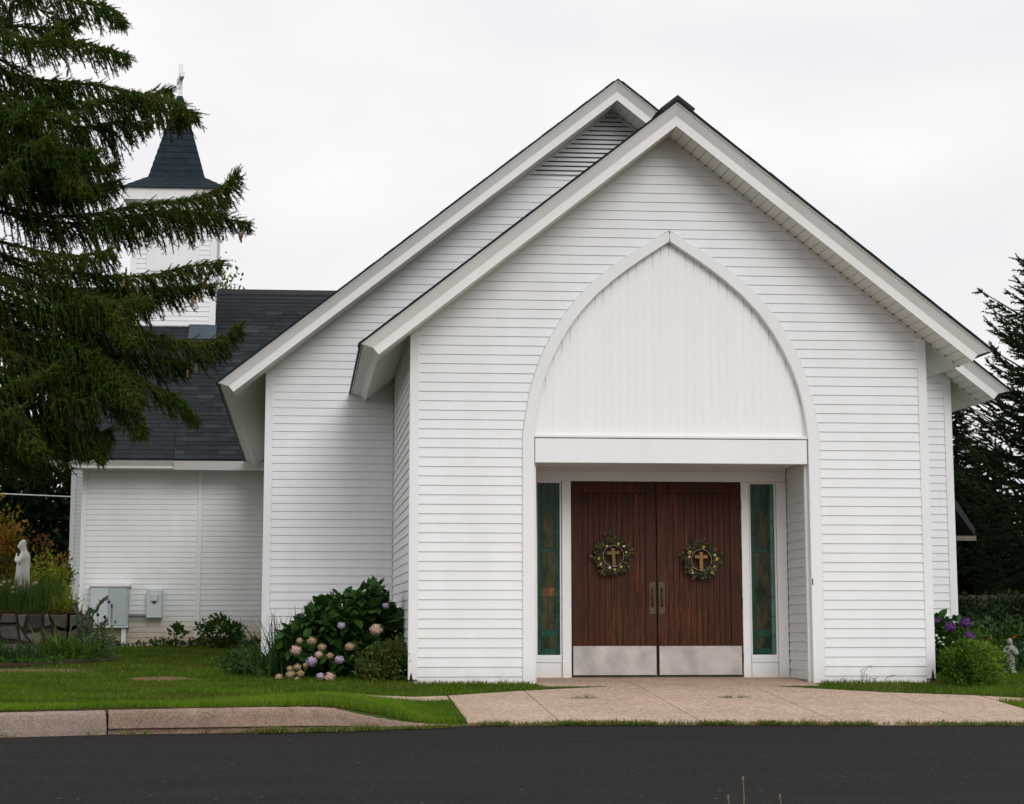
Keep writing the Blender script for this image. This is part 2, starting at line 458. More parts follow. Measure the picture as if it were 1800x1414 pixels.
# ------------------------------------------------------------------ ground, road, kerb, walkway
EDGE = [(-60, -12.0), (-14, -8.2), (-6.056, -5.535), (-5.288, -5.197), (-4.602, -5.091), (-3.769, -4.908), (-3.5, -4.844),
        (-3.271, -4.685), (-3.037, -4.523), (-2.752, -4.362), (-2.449, -4.051), (-0.457, -4.087), (1.703, -4.387), (4, -4.75), (60, -9)]
EX = [e[0] for e in EDGE]; EY = [e[1] for e in EDGE]
def edge(x): return float(np.interp(x, EX, EY))
xs = np.unique(np.concatenate([np.array(EX), np.arange(-12, 8.01, .25), np.arange(-60, -12, 4), np.arange(8, 61, 4), [-400, 400]]))
ts = np.concatenate([[0, .1, .25, .5], np.arange(.75, 8, .25), np.arange(8, 60, 2), [80, 150, 400]])
V = []; F = []
for x in xs:
    e = edge(x) + .10
    for t_ in ts:
        V.append((x, e + t_, G(x, e + t_) - .045*(1 - ss((t_ + .02)/.28))))
nt = len(ts)
for i in range(len(xs) - 1):
    for j in range(nt - 1):
        F.append((i*nt+j, (i+1)*nt+j, (i+1)*nt+j+1, i*nt+j+1))
mb = MB(); mb.v = V; mb.f = F
tag(obj('lawn', mb, M['lawn'], smooth=True), 'lawn around the white church sloping down to the kerb', kind='structure')

mb = MB(); V = []; F = []
yr = [-120, -40, -16, -12, -10, -8.5]
for x in xs:
    for y in yr: V.append((x, min(y, edge(x) - .5) if y > -9 else y, -.25))
    V.append((x, edge(x) + .10, -.25))
n_ = len(yr) + 1
for i in range(len(xs) - 1):
    for j in range(n_ - 1): F.append((i*n_+j, (i+1)*n_+j, (i+1)*n_+j+1, i*n_+j+1))
mb.v = V; mb.f = F
tag(obj('road', mb, M['asphalt']), 'dark asphalt drive along the foot of the picture', kind='structure')

tag(obj('ground', MB().add([(-600, -300, -.6), (600, -300, -.6), (600, 600, -.6), (-600, 600, -.6)], [(0, 1, 2, 3)]), M['soil']), 'bare earth beneath lawn and drive', kind='structure')

# kerb: two lengths of stone, the nearer one dropping to the road at its end
kerb = empty('kerb', (0, 0, 0), 'raised concrete kerb dropping to the road beside the walkway', kind='structure')
KP = [(-14, -8.2, -.075), (-6.056, -5.535, -.070), (-5.30, -5.203, -.066), (-5.288, -5.197, -.066), (-4.602, -5.091, -.059), (-4.1, -4.985, -.056), (-3.769, -4.908, -.060),
      (-3.62, -4.876, -.064), (-3.5, -4.844, -.078), (-3.385, -4.765, -.105), (-3.271, -4.685, -.134), (-3.15, -4.604, -.160), (-3.037, -4.523, -.182), (-2.9, -4.443, -.202), (-2.752, -4.362, -.218), (-2.449, -4.051, -.243)]
def kerb_mb(pts, ledge):
    rings = []
    for i, (x, y, z) in enumerate(pts):
        a = pts[max(0, i-1)]; b = pts[min(len(pts)-1, i+1)]
        t = np.array([b[0]-a[0], b[1]-a[1]]); t /= np.linalg.norm(t); nrm = np.array([-t[1], t[0]])
        h = z + .25; r = min(.055, h * .45)
        prof = [(-.0 - ledge*.9, -.33), (-.0 - ledge*.9, -.25 + .21*h), (.002, -.25 + .25*h), (.016, z - r), (.030, z - r*.42), (.055, z - r*.08), (.08, z), (.165, z - .004), (.165, -.33)]
        rings.append([(x + nrm[0]*o_, y + nrm[1]*o_, zz_) for o_, zz_ in prof])
    return MB().loft(rings)
def dens(pts, k=6):
    out = []
    for a, b in zip(pts[:-1], pts[1:]):
        for j in range(k):
            f = j / k; out.append(tuple(a[i]*(1-f)+b[i]*f + (0 if j == 0 else RNG.normal()*.0016 if i else 0) for i in range(3)))
    return out + [pts[-1]]
obj('kerb_stone', kerb_mb(dens(KP[:3]), .0), M['kerbgrey'], kerb, 'smooth grey brown kerb length')
obj('kerb_stone', kerb_mb(dens(KP[3:]), -.035), M['kerb'], kerb, 'rough pinkish kerb length curving down to the road')

# walkway and pavement slabs
slab_polys = []
def slab(parent, x0, x1, yl0, yl1, yr0, yr1, mat, zoff=.012, ny=5, nx=3, zf=G, name='concrete_slab', reg=True):
    """slab between x0 and x1; its left side runs yl0..yl1, its right side yr0..yr1"""
    mb = MB(); top = []
    for i in range(nx + 1):
        f = i / nx; x = x0*(1-f) + x1*f
        a = yl0*(1-f) + yr0*f; b = yl1*(1-f) + yr1*f
        for j in range(ny + 1):
            y = a + (b - a) * j / ny; top.append((x, y, zf(x, y) + zoff))
    n = len(top); k = ny + 1
    vs = top + [(x, y, z - .12) for x, y, z in top]
    fs = [(i*k+j, (i+1)*k+j, (i+1)*k+j+1, i*k+j+1) for i in range(nx) for j in range(ny)]
    rim = [j for j in range(k)] + [i*k+ny for i in range(1, nx+1)] + [nx*k+j for j in range(ny-1, -1, -1)] + [i*k for i in range(nx-1, 0, -1)]
    fs += [(rim[q], rim[(q+1) % len(rim)], rim[(q+1) % len(rim)] + n, rim[q] + n) for q in range(len(rim))]
    mb.add(vs, fs)
    if reg: slab_polys.append((x0, x1, yl0, yl1, yr0, yr1))
    return obj(name, mb, mat, parent)
walk = empty('walkway', (0, 0, 0), 'tan concrete walkway of large slabs in front of the double doors', kind='structure')
XJ = [-2.43, -1.65, -.45, .70, 1.86, 2.69]
g = .005
for a, b in zip(XJ[:-1], XJ[1:]):
    ya, yb = edge(a) + .03, edge(b) + .03
    midl = -1.76; 
    fl = {-2.43: -1.45}.get(a, -.95 if a < -1 else -.02)
    fr = -.95 if b == -1.65 else (-.02 if b < 1.5 else (-1.25 if b < 2 else -1.62))
    if a == 1.86: fl = -1.25
    if a == .70: fl = -.35
    if a == -1.65: fl = -.95
    if b == .70: fr = -.35
    if b == -.45: fr = -.35
    if a == -.45: fl = -.35
    slab(walk, a + g, b - g, ya, midl - .004, yb, midl - .004, M['walk'])
    if max(fl, fr) > midl: slab(walk, a + g, b - g, midl + .004, fl, midl + .004, fr, M['walk'])
def porch_z(x, y): return -.03 + .03 * ss((y + .35) / 1.3) if y > -.35 else G(x, y)
def porch_z2(x, y):
    y_ = max(y, -.35)
    return G(x, -.35) + (0.0 - G(x, -.35)) * (y_ + .35) / 1.4
for a, b in zip([-1.43, -.45, .70], [-.45, .70, 1.43]):
    slab(walk, a + (g if a > -1 else 0), b - (g if b < 1 else 0), -.342, 1.06, -.342, 1.06, M['walk'], zf=porch_z2)
pave = empty('sidewalk', (0, 0, 0), 'narrow overgrown pavement crossing the lawn between kerb and church', kind='structure')
PL = [(-2.44, -2.0, -1.45), (-3.45, -2.72, -2.2), (-4.3, -3.86, -3.62), (-5.2, -4.62, -4.5)]
for (xa, a0, a1), (xb, b0, b1) in zip(PL[:-1], PL[1:]):
    slab(pave, xb + g, xa - g, b0, b1, a0, a1, M['walk'], .010)
PR = [(2.70, -2.08, -1.63), (3.3, -2.45, -2.05), (4.3, -2.95, -2.6), (5.6, -3.7, -3.35)]
for (xa, a0, a1), (xb, b0, b1) in zip(PR[:-1], PR[1:]):
    slab(pave, xa + g, xb - g, a0, a1, b0, b1, M['walk'], .010)

def in_slab(x, y, pad=0.0):
    m = np.zeros(x.shape, bool)
    for (x0, x1, yl0, yl1, yr0, yr1) in slab_polys:
        f = np.clip((x - x0) / (x1 - x0), 0, 1)
        m |= (x > x0 - pad) & (x < x1 + pad) & (y > yl0*(1-f) + yr0*f - pad) & (y < yl1*(1-f) + yr1*f + pad)
    return m

# ------------------------------------------------------------------ the church
church = empty('church', (0, 0, 0), 'white clapboard church with steep gables, arched entry and a small shingled bell tower', 'church')
HW, NW, DN = 2.724, 4.29, 4.25                    # half widths of entry and nave, depth of the nave wall
SL = .79; CO = 1 / math.sqrt(1 + SL*SL); SN = SL * CO
E_TZ, N_TZ = 5.954, 7.262                          # ridge heights of the fascia's upper edge
PITCH = .0972
ARO = [(1.574, 2.5), (1.551, 2.7), (1.522, 2.9), (1.478, 3.1), (1.403, 3.3), (1.324, 3.5), (1.203, 3.7), (1.063, 3.9), (0.892, 4.1), (0.667, 4.3), (0.377, 4.5), (0.0, 4.7)]
ARI = [(1.446, 2.5), (1.432, 2.689), (1.408, 2.879), (1.357, 3.068), (1.292, 3.257), (1.199, 3.446), (1.093, 3.636), (0.964, 3.825), (0.793, 4.014), (0.575, 4.203), (0.305, 4.393), (0.0, 4.582)]
def smooth_curve(pts):
    a = np.array(pts); s = np.linspace(0, 1, len(a)); q = np.linspace(0, 1, 31)
    for _ in range(2): a[1:-1] = .5*a[1:-1] + .25*(a[:-2] + a[2:])
    return list(zip(np.interp(q, s, a[:, 0]), np.interp(q, s, a[:, 1])))
ARO = smooth_curve(ARO); ARI = smooth_curve(ARI)
def arch_x(z, tab):
    if z <= tab[0][1]: return tab[0][0]
    if z >= tab[-1][1]: return -1.0
    return float(np.interp(z, [p[1] for p in tab], [p[0] for p in tab]))

def siding(parent, O, ex, en, z0, z1, lim, mat=None, pitch=PITCH, joined=None, d0=0.0):
    """clapboards: O origin, ex along the wall, en out of it; lim(z) gives a list of (left, right) runs at that height"""
    O = np.array(O, float); ex = np.array(ex, float); en = np.array(en, float)
    mat = mat or M['siding']
    big = MB(); k = 0
    z = z0
    while z < z1 - .005:
        h = min(pitch, z1 - z)
        prof = [(-.004, h), (.003, h), (.0125, .0085), (.002, .0085), (.002, 0), (-.004, 0)]
        runs_b, runs_t = lim(z + .001), lim(z + h - .001)
        for q in range(max(len(runs_b), len(runs_t))):
            if q >= len(runs_b): continue
            mb = MB(); L = []; R = []
            for (d, dz) in prof:
                rr = lim(z + min(max(dz, .001), h - .001))
                if q < len(rr): l, r = rr[q]
                else: l = r = (runs_b[q][0] + runs_b[q][1]) / 2
                if len(runs_b) == 2 and len(rr) == 1: l, r = (rr[0][0], 0.0) if q == 0 else (0.0, rr[0][1])
                if r < l: l = r = (l + r) / 2
                dd = d + d0
                L.append(O + ex*l + en*dd + np.array([0, 0, z + dz])); R.append(O + ex*r + en*dd + np.array([0, 0, z + dz]))
            if abs(np.linalg.norm(L[2] - R[2])) < .02: continue
            n = 6
            fs = [(i, (i+1) % n, (i+1) % n + n, i + n) for i in range(n)] + [tuple(range(n-1, -1, -1)), tuple(range(n, 2*n))]
            if joined: big.add(L + R, fs)
            else: obj('siding_board', mb.add(L + R, fs), mat, parent)
        z += pitch; k += 1
    if joined: obj(joined, big, mat, parent, kind='stuff')

# entry gable wall
soff = .185 / CO                                    # soffit below the fascia's upper edge, measured straight down
def e_top(x): return E_TZ - SL*abs(x) - soff
def n_top(x): return N_TZ - SL*abs(x) - soff
wall = MB()
for s in (-1, 1):
    out = [(s*x, z) for x, z in ARO]
    poly = [(s*HW, -.12), (s*HW, e_top(HW)), (0, e_top(0))] + out[::-1] + [(s*1.574, -.12)]
    wall.prism([(x, .004, z) for x, z in poly], (0, .12, 0))
gw = obj('gable_wall', wall, M['sheath'], church, 'entry gable wall of white clapboards around the arch')
TR = .078
def lim_entry(z):
    hw = HW - TR
    if z > e_top(hw): hw = max(0.0, (E_TZ - soff - z) / SL)
    if z >= ARO[-1][1]: return [(-hw, hw)] if hw > .02 else []
    a = arch_x(z, ARO)
    if hw <= a: return []
    return [(-hw, -a), (a, hw)]
ZB0 = -.022 - PITCH*0
siding(gw, (0, 0, 0), (1, 0, 0), (0, -1, 0), -.055, e_top(0) - .03, lim_entry)
for s in (-1, 1):
    mb = MB(); a = s*HW; b = s*(HW - TR)
    lo, hi = min(a, b), max(a, b)
    mb.bevbox((lo - (.018 if s < 0 else 0), -.020, .02), (hi + (.018 if s > 0 else 0), .09, e_top(HW) + .02), .003)
    obj('corner_trim', mb, M['trim'], church)
    # the torn foot of the corner trim with the dark hollow behind it
    mb = MB(); x = s*(HW - .012)
    mb.prism([(x - .030*s, -.0222, -.045), (x + .004*s, -.0222, -.045), (x + .016*s, -.0222, .01), (x + .010*s, -.0222, .06), (x - .004*s, -.0222, .125 if s > 0 else .095), (x - .018*s, -.0222, .03)], (0, .02, 0))
    obj('torn_trim_hollow', mb, M['black'], church, 'dark hollow where the corner trim is torn at the foot')
mb = MB().prism([(-2.15, -.018, -.052), (-1.93, -.018, -.052), (-1.90, -.018, -.035), (-1.95, -.018, -.024), (-2.13, -.018, -.026)], (0, .01, 0))
obj('foundation_gap', mb, M['black'], church, 'dark gap under the lowest clapboards')

# arch trim
mb = MB(); NP = 31
for s in (-1, 1):
    o_ = [(s*1.576, -.07)] + [(s*x, z) for x, z in ARO]; i_ = [(s*1.446, -.07)] + [(s*x, z) for x, z in ARI]
    vs = []; 
    for (xo, zo), (xi, zi) in zip(o_, i_):
        vs += [(xo, -.012, zo), (xo - s*.008, -.030, zo - .003), (xi + s*.006, -.030, zi + .004), (xi, -.024, zi), (xi, .075, zi), (xo, .075, zo)]
    fs = []
    for k in range(len(o_) - 1):
        for q in range(6): fs.append((k*6+q, k*6+(q+1) % 6, (k+1)*6+(q+1) % 6, (k+1)*6+q))
    mb.add(vs, fs)
obj('arch_trim', mb, M['trim'], church, 'pointed white arch trim running down both sides of the porch')
obj('latch_plate', MB().box((1.452, -.033, .98), (1.464, -.029, 1.045)), M['bronze'], church)

# vertical boards in the arch head, each with a rain streak under the trim
def mat_panel():
    t = NT('arch_board_paint'); uv = t.new('ShaderNodeUVMap').outputs[0]; s = t.sep(uv); p = t.pos()
    n = t.noise(t.mapping(p, (70, 1, 2)), 1.0, 3)
    edge_ = t.ramp(s[0], (.0, 1.0), (.16, 0.0))
    ln = t.math('MULTIPLY_ADD', t.rnd(), .16, .05)
    fade = t.math('SUBTRACT', 1.0, t.math('DIVIDE', s[1], ln), clamp=True)
    f1 = t.math('MULTIPLY', t.math('MULTIPLY', edge_, fade), .95)
    f2 = t.math('MULTIPLY', t.math('MULTIPLY', t.ramp(n, (.5, 0.0), (.75, 1.0)), t.ramp(s[1], (0.0, 1.0), (.22, 0.0))), .35)
    c = t.mix(f2, (.82, .82, .815), (.55, .5, .42)); c = t.mix(f1, c, (.2, .15, .1))
    c = t.mix(t.math('MULTIPLY', t.rnd(), .05), c, (.5, .5, .5))
    t.col(c); t.rough(.45); return t.m
M['panel'] = mat_panel()
obj('panel_backing', MB().prism([(-1.446, .074, 2.45)] + [(-x, .074, z) for x, z in ARI] + [(x, .074, z) for x, z in ARI[::-1][1:]] + [(1.446, .074, 2.45)], (0, .06, 0)), M['sheath'], church)
ap = bpy.data.objects['panel_backing']; ap.name = 'arch_panel'; ap['label'] = 'panel of vertical white boards filling the arch head'
bw = .0883; k0 = 16
for k in range(-17, 17):
    xa, xb = k*bw + .0001, (k+1)*bw - .0001
    xa = max(xa, -1.444); xb = min(xb, 1.444)
    if xb - xa < .01: continue
    def topz(x):
        ax = abs(x); zt = ARI[0][1]
        for (x1, z1), (x2, z2) in zip(ARI[:-1], ARI[1:]):
            if x2 <= ax <= x1: return z1 + (z2-z1) * (x1-ax) / max(1e-6, x1-x2)
        return zt
    za, zb = topz(xa) + .01, topz(xb) + .01
    if min(za, zb) < 2.5: za = max(za, 2.56); zb = max(zb, 2.56)
    y = .060; c = .0018
    vs = [(xa, y + .0010, 2.5), (xa + c, y, 2.5), (xb - c, y, 2.5), (xb, y + .0010, 2.5), (xa, y + .0010, za), (xa + c, y, za), (xb - c, y, zb), (xb, y + .0010, zb)]
    mb = MB().add(vs, [(0,1,5,4), (1,2,6,5), (2,3,7,6), (4,5,6,7), (0,3,2,1)])
    o = obj('panel_board', mb, M['panel'], ap)
    me = o.data; uvl = me.uv_layers.new(name='UVMap')
    for lp in me.loops:
        co = me.vertices[lp.vertex_index].co; f = (co.x - xa) / (xb - xa)
        uvl.data[lp.index].uv = (f, (za*(1-f) + zb*f) - co.z)
# lintel and its drip ledge
obj('lintel', MB().bevbox((-1.437, -.004, 2.234), (1.437, .10, 2.487), .004), M['trim'], church, 'plain white lintel board over the porch opening')
obj('drip_ledge', MB().bevbox((-1.444, -.012, 2.495), (1.444, .07, 2.522), .004), M['trim'], church)
obj('lintel_painted_shadow', MB().box((-1.437, .012, 2.485), (1.437, .05, 2.4965)), M['black'], church)  # black strip painting in the shadow line between lintel and ledge

# porch recess
obj('porch_ceiling', MB().box((-1.56, .09, 2.26), (1.56, 1.15, 2.40)), M['soffit'], church)
for s in (-1, 1):
    a, b = sorted((s*1.452, s*1.58))
    rw = obj('porch_side_wall', MB().box((a, .10, -.1), (b, 1.14, 2.26)), M['sheath'], church)
    obj('corner_trim', MB().box(*[(min(s*1.420, s*1.4515), .078, -.05), (max(s*1.420, s*1.4515), .13, 2.26)]), M['trim'], church)
    siding(rw, (s*1.452, 0, 0), (0, 1, 0), (-s, 0, 0), 0.0, 2.255, lambda z: [(.13, 1.045)])
DW = 1.05                                            # plane of the doors
obj('door_wall', MB().box((-1.50, DW + .09, -.1), (1.50, DW + .2, 2.35)), M['sheath'], church)
obj('door_header', MB().bevbox((-1.437, DW - .012, 2.112), (1.437, DW + .09, 2.225), .004), M['trim'], church)
obj('ceiling_trim', MB().box((-1.437, DW - .035, 2.226), (1.437, DW + .05, 2.2595)), M['trim'], church)
for x0, x1, nm in ((-1.035, -.936, 'door_post'), (.936, 1.02, 'door_post'), (1.325, 1.437, 'door_post'), (-1.437, -1.322, 'door_post')):
    obj(nm, MB().bevbox((x0, DW - .018, .0), (x1, DW + .09, 2.111), .004), M['trim'], church)
obj('threshold', MB().box((-.935, DW - .03, 0.0), (.935, DW + .08, .022)), M['bronze'], church)

# sidelight windows of green leaded glass
def mat_glass(name, c1, c2, sc=9):
    t = NT(name); p = t.pos()
    n = t.noise(t.mapping(p, (2.2, 1, .6)), sc, 4, .6, .8)
    c = t.mix(t.ramp(n, (.35, 0.0), (.7, 1.0)), c1, c2)
    t.col(c); t.rough(.12); t.spec(.15)
    t.bump(t.noise(p, 16, 2), .12, .01); return t.m
M['glass_dark'] = mat_glass('dark_green_glass', (.006, .030, .015), (.022, .075, .038))
M['glass_mid'] = mat_glass('mid_green_glass', (.010, .048, .028), (.028, .090, .055))
M['glass_deep'] = mat_glass('green_glass_brown_reflection', (.012, .026, .013), (.085, .070, .032), 6)  # green glass; the brown is street reflections painted into its colour
M['glass_pale'] = mat_glass('pale_teal_glass', (.06, .15, .12), (.13, .25, .2))
M['lead'] = mat_plain('lead_came', (.02, .024, .022), .5, .2, 20)
M['tan'] = mat_glass('painted_tan_reflection', (.07, .035, .016), (.20, .10, .05), 5)  # tan band reflected from across the street, painted as a pane's colour
for s in (-1, 1):
    xa, xb = (-1.318, -1.040) if s < 0 else (1.026, 1.322)
    wdw = obj('sidelight_window', MB().bevbox((xa, DW + .005, 2.092), (xb, DW + .08, 2.111), .003)
              .bevbox((xa, DW - .004, .205), (xb, DW + .08, .250), .003)
              .bevbox((xa, DW + .005, .250), (xa + .016, DW + .08, 2.092), .003)
              .bevbox((xb - .016, DW + .005, .250), (xb, DW + .08, 2.092), .003)
              .bevbox((xa, DW + .004, 0.0), (xb, DW + .06, .172), .004)
              .bevbox((xa, DW - .008, .172), (xb, DW + .07, .204), .003), M['trim'], church,
              'tall narrow window of green leaded glass ' + ('left of the doors' if s < 0 else 'right of the doors'))
    ga, gb = xa + .017, xb - .017; y = DW + .045; wid = gb - ga
    z0, z1 = .251, 2.091; bd = wid * .17
    cm = MB(); r = .0032
    def pane(poly, mt, dy=0.0):
        cx = sum(p[0] for p in poly)/len(poly); cz = sum(p[1] for p in poly)/len(poly)
        obj('pane', MB().prism([(px_, y + dy + RNG.normal()*.0004, pz) for px_, pz in poly], (0, .006, 0)), mt, wdw)
        for a, b in zip(poly, poly[1:] + poly[:1]): cm.tube([(a[0], y - .001, a[1]), (b[0], y - .001, b[1])], r, 5)
    def rect(a, b, c, d): return [(a, c), (b, c), (b, d), (a, d)]
    nseg = 9
    for k in range(nseg):
        za, zb = z0 + (z1-z0)*k/nseg, z0 + (z1-z0)*(k+1)/nseg
        mt1 = M['glass_mid'] if k not in (5,) else M['glass_mid']
        pane(rect(ga, ga + bd, za, zb), mt1)
        pane(rect(gb - bd, gb, za, zb), M['glass_pale'] if s > 0 else M['glass_mid'])
    ia, ib = ga + bd, gb - bd; iw = ib - ia; cx = (ia + ib)/2
    pane(rect(ia, ib, z0, z0 + .07), M['glass_mid'])
    pane(rect(ia, ib, z0 + .07, z0 + .19), M['glass_deep'])
    pane(rect(ia, ib, z0 + .19, z0 + .27), M['glass_mid'])
    pane(rect(ia, cx, z0 + .27, z0 + .62), M['glass_deep']); pane(rect(cx, ib, z0 + .27, z0 + .62), M['glass_deep'])
    pane(rect(ia, ib, z0 + .62, z0 + .72), M['tan'] if s < 0 else M['glass_deep'])
    pane(rect(ia, cx, z0 + .72, z0 + 1.10), M['glass_deep']); pane(rect(cx, ib, z0 + .72, z0 + 1.10), M['glass_deep'])
    pane(rect(ia, ib, z0 + 1.10, z0 + 1.14), M['glass_mid'])
    # the small lancet in the upper part
    lz0, lz1 = z0 + 1.14, z0 + 1.56; lw = iw*.36
    arc = [(cx + lw, lz0), (cx + lw, lz1 - .10), (cx + lw*.72, lz1 - .045), (cx, lz1), (cx - lw*.72, lz1 - .045), (cx - lw, lz1 - .10), (cx - lw, lz0)]
    pane(arc, M['glass_deep'])
    for fx in (-.34, .34): cm.tube([(cx + fx*lw, y - .001, lz0), (cx + fx*lw, y - .001, lz1 - .06)], r*.8, 5)
    pane([(ia, lz0), (cx - lw, lz0), (cx - lw, lz1 - .10), (cx - lw*.72, lz1 - .045), (cx, lz1), (cx, z1), (ia, z1)], M['glass_dark'])
    pane([(cx + lw, lz0), (ib, lz0), (ib, z1), (cx, z1), (cx, lz1), (cx + lw*.72, lz1 - .045), (cx + lw, lz1 - .10)], M['glass_dark'])
    obj('lead_came', cm, M['lead'], wdw)
    obj('window_backing', MB().box((ga, y + .02, z0), (gb, y + .03, z1)), M['black'], wdw)

# the two door leaves
for s in (-1, 1):
    xa, xb = sorted((s*.006, s*.929)); zb_, zt = .034, 2.105; y = DW
    leaf = obj('door', MB().box((xa + .002, y + .022, zb_), (xb - .002, y + .055, zt)), M['door'], church,
               'brown oak door leaf with a steel kick plate, ' + ('left of the pair' if s < 0 else 'right of the pair'))
    st = .118
    obj('stile', MB().bevbox((xa, y, .335), (xa + st, y + .03, zt), .004), M['door'], leaf)
    obj('stile', MB().bevbox((xb - st, y, .335), (xb, y + .03, zt), .004), M['door'], leaf)
    obj('rail', MB().bevbox((xa + st, y + .001, 1.985), (xb - st, y + .03, zt), .004), M['door'], leaf)
    npk = 11; pw = (xb - xa - 2*st) / npk
    for k in range(npk):
        px_ = xa + st + k*pw
        obj('plank', MB().bevbox((px_ + .0008, y + .012 + RNG.random()*.003, .30), (px_ + pw - .0008, y + .03, 1.985), .0035), M['door'], leaf)
    obj('kick_plate', MB().bevbox((xa + .012, y - .004, .036), (xb - .008, y + .02, .345), .002), M['kick'], leaf)
    hx = s*.052
    obj('handle', MB().bevbox((hx - .036, y - .006, .683), (hx + .036, y + .002, 1.029), .002)
        .tube([(hx, y - .006, .765), (hx, y - .045, .80), (hx, y - .052, .86), (hx, y - .045, .92), (hx, y - .006, .955)], [.012, .010, .011, .010, .012], 8), M['bronze'], leaf)
    for z in (.22, .80, 1.32, 1.86):
        ex_ = s*.933
        obj('hinge', MB().tube([(ex_, y - .006, z - .055), (ex_, y - .006, z + .055)], .011, 8), M['lead'], leaf)

# side wall of the entry, left and right
for s in (-1, 1):
    a, b = sorted((s*HW, s*(HW - .12)))
    sw = obj('side_wall', MB().box((a, .10, -.12), (b, DN, e_top(HW))), M['sheath'], church)
    if s < 0: siding(sw, (s*HW, 0, 0), (0, 1, 0), (s, 0, 0), -.055, e_top(HW), lambda z: [(.012, DN - .016)])
    else: siding(sw, (s*HW, 0, 0), (0, 1, 0), (s, 0, 0), -.055, e_top(HW), lambda z: [(.012, DN - .016)], joined='siding_boards')

# nave gable wall
mb = MB().prism([(-NW, DN + .004, -.12), (NW, DN + .004, -.12), (NW, DN + .004, n_top(NW)), (0, DN + .004, n_top(0)), (-NW, DN + .004, n_top(NW))], (0, .14, 0))
nwll = obj('gable_wall', mb, M['sheath'], church, 'tall nave gable wall of white clapboards behind the entry')
ZLV = 6.18
def lim_nave(z):
    hw = NW - TR
    if z > n_top(hw): hw = max(0.0, (N_TZ - soff - z) / SL)
    zi = e_top(HW)
    if z < zi + .3: return [(-hw, -HW - .012), (HW + .012, hw)] 
    a = (E_TZ - z) / SL
    if a > .15: return [(-hw, -a + .06), (a - .06, hw)] if hw > a else []
    return [(-hw, hw)] if hw > .05 else []
siding(nwll, (0, DN, 0), (1, 0, 0), (0, -1, 0), -.02, ZLV, lim_nave)
obj('vent_backing', MB().prism([(-(N_TZ-soff-ZLV)/SL, DN - .001, ZLV), ((N_TZ-soff-ZLV)/SL, DN - .001, ZLV), (0, DN - .001, n_top(0))], (0, .004, 0)), M['black'], church)
z = ZLV; gv = bpy.data.objects['vent_backing']; gv.name = 'gable_vent'; gv['label'] = 'louvred vent in the peak of the nave gable'
while z < n_top(0) - .08:
    h0 = (N_TZ - soff - z) / SL - .01; h1 = (N_TZ - soff - z - .05) / SL - .01
    if h1 > .03:
        obj('louver_slat', MB().add([(-h0, DN - .040, z), (h0, DN - .040, z), (h1, DN - .004, z + .045), (-h1, DN - .004, z + .045), (-h0, DN - .036, z - .006), (h0, DN - .036, z - .006), (h1, DN - .002, z + .038), (-h1, DN - .002, z + .038)],
            [(0,1,2,3), (4,7,6,5), (0,4,5,1), (1,5,6,2), (2,6,7,3), (3,7,4,0)]), M['siding'], gv)
    z += .0585
for s in (-1, 1):
    a, b = sorted((s*NW, s*(NW - TR)))
    obj('corner_trim', MB().bevbox((a - (.018 if s < 0 else 0), DN - .020, -.05), (b + (.018 if s > 0 else 0), DN + .1, n_top(NW) + .02), .003), M['trim'], church)
    a, b = sorted((s*NW, s*(NW - .12)))
    sw = obj('side_wall', MB().box((a, DN + .145, -.12), (b, 34 if s > 0 else 17.2, n_top(NW))), M['sheath'], church)
    siding(sw, (s*NW, 0, 0), (0, 1, 0), (s, 0, 0), -.02, n_top(NW), lambda z: [(DN + .10, 34 if s > 0 else 17.1)], joined='siding_boards')

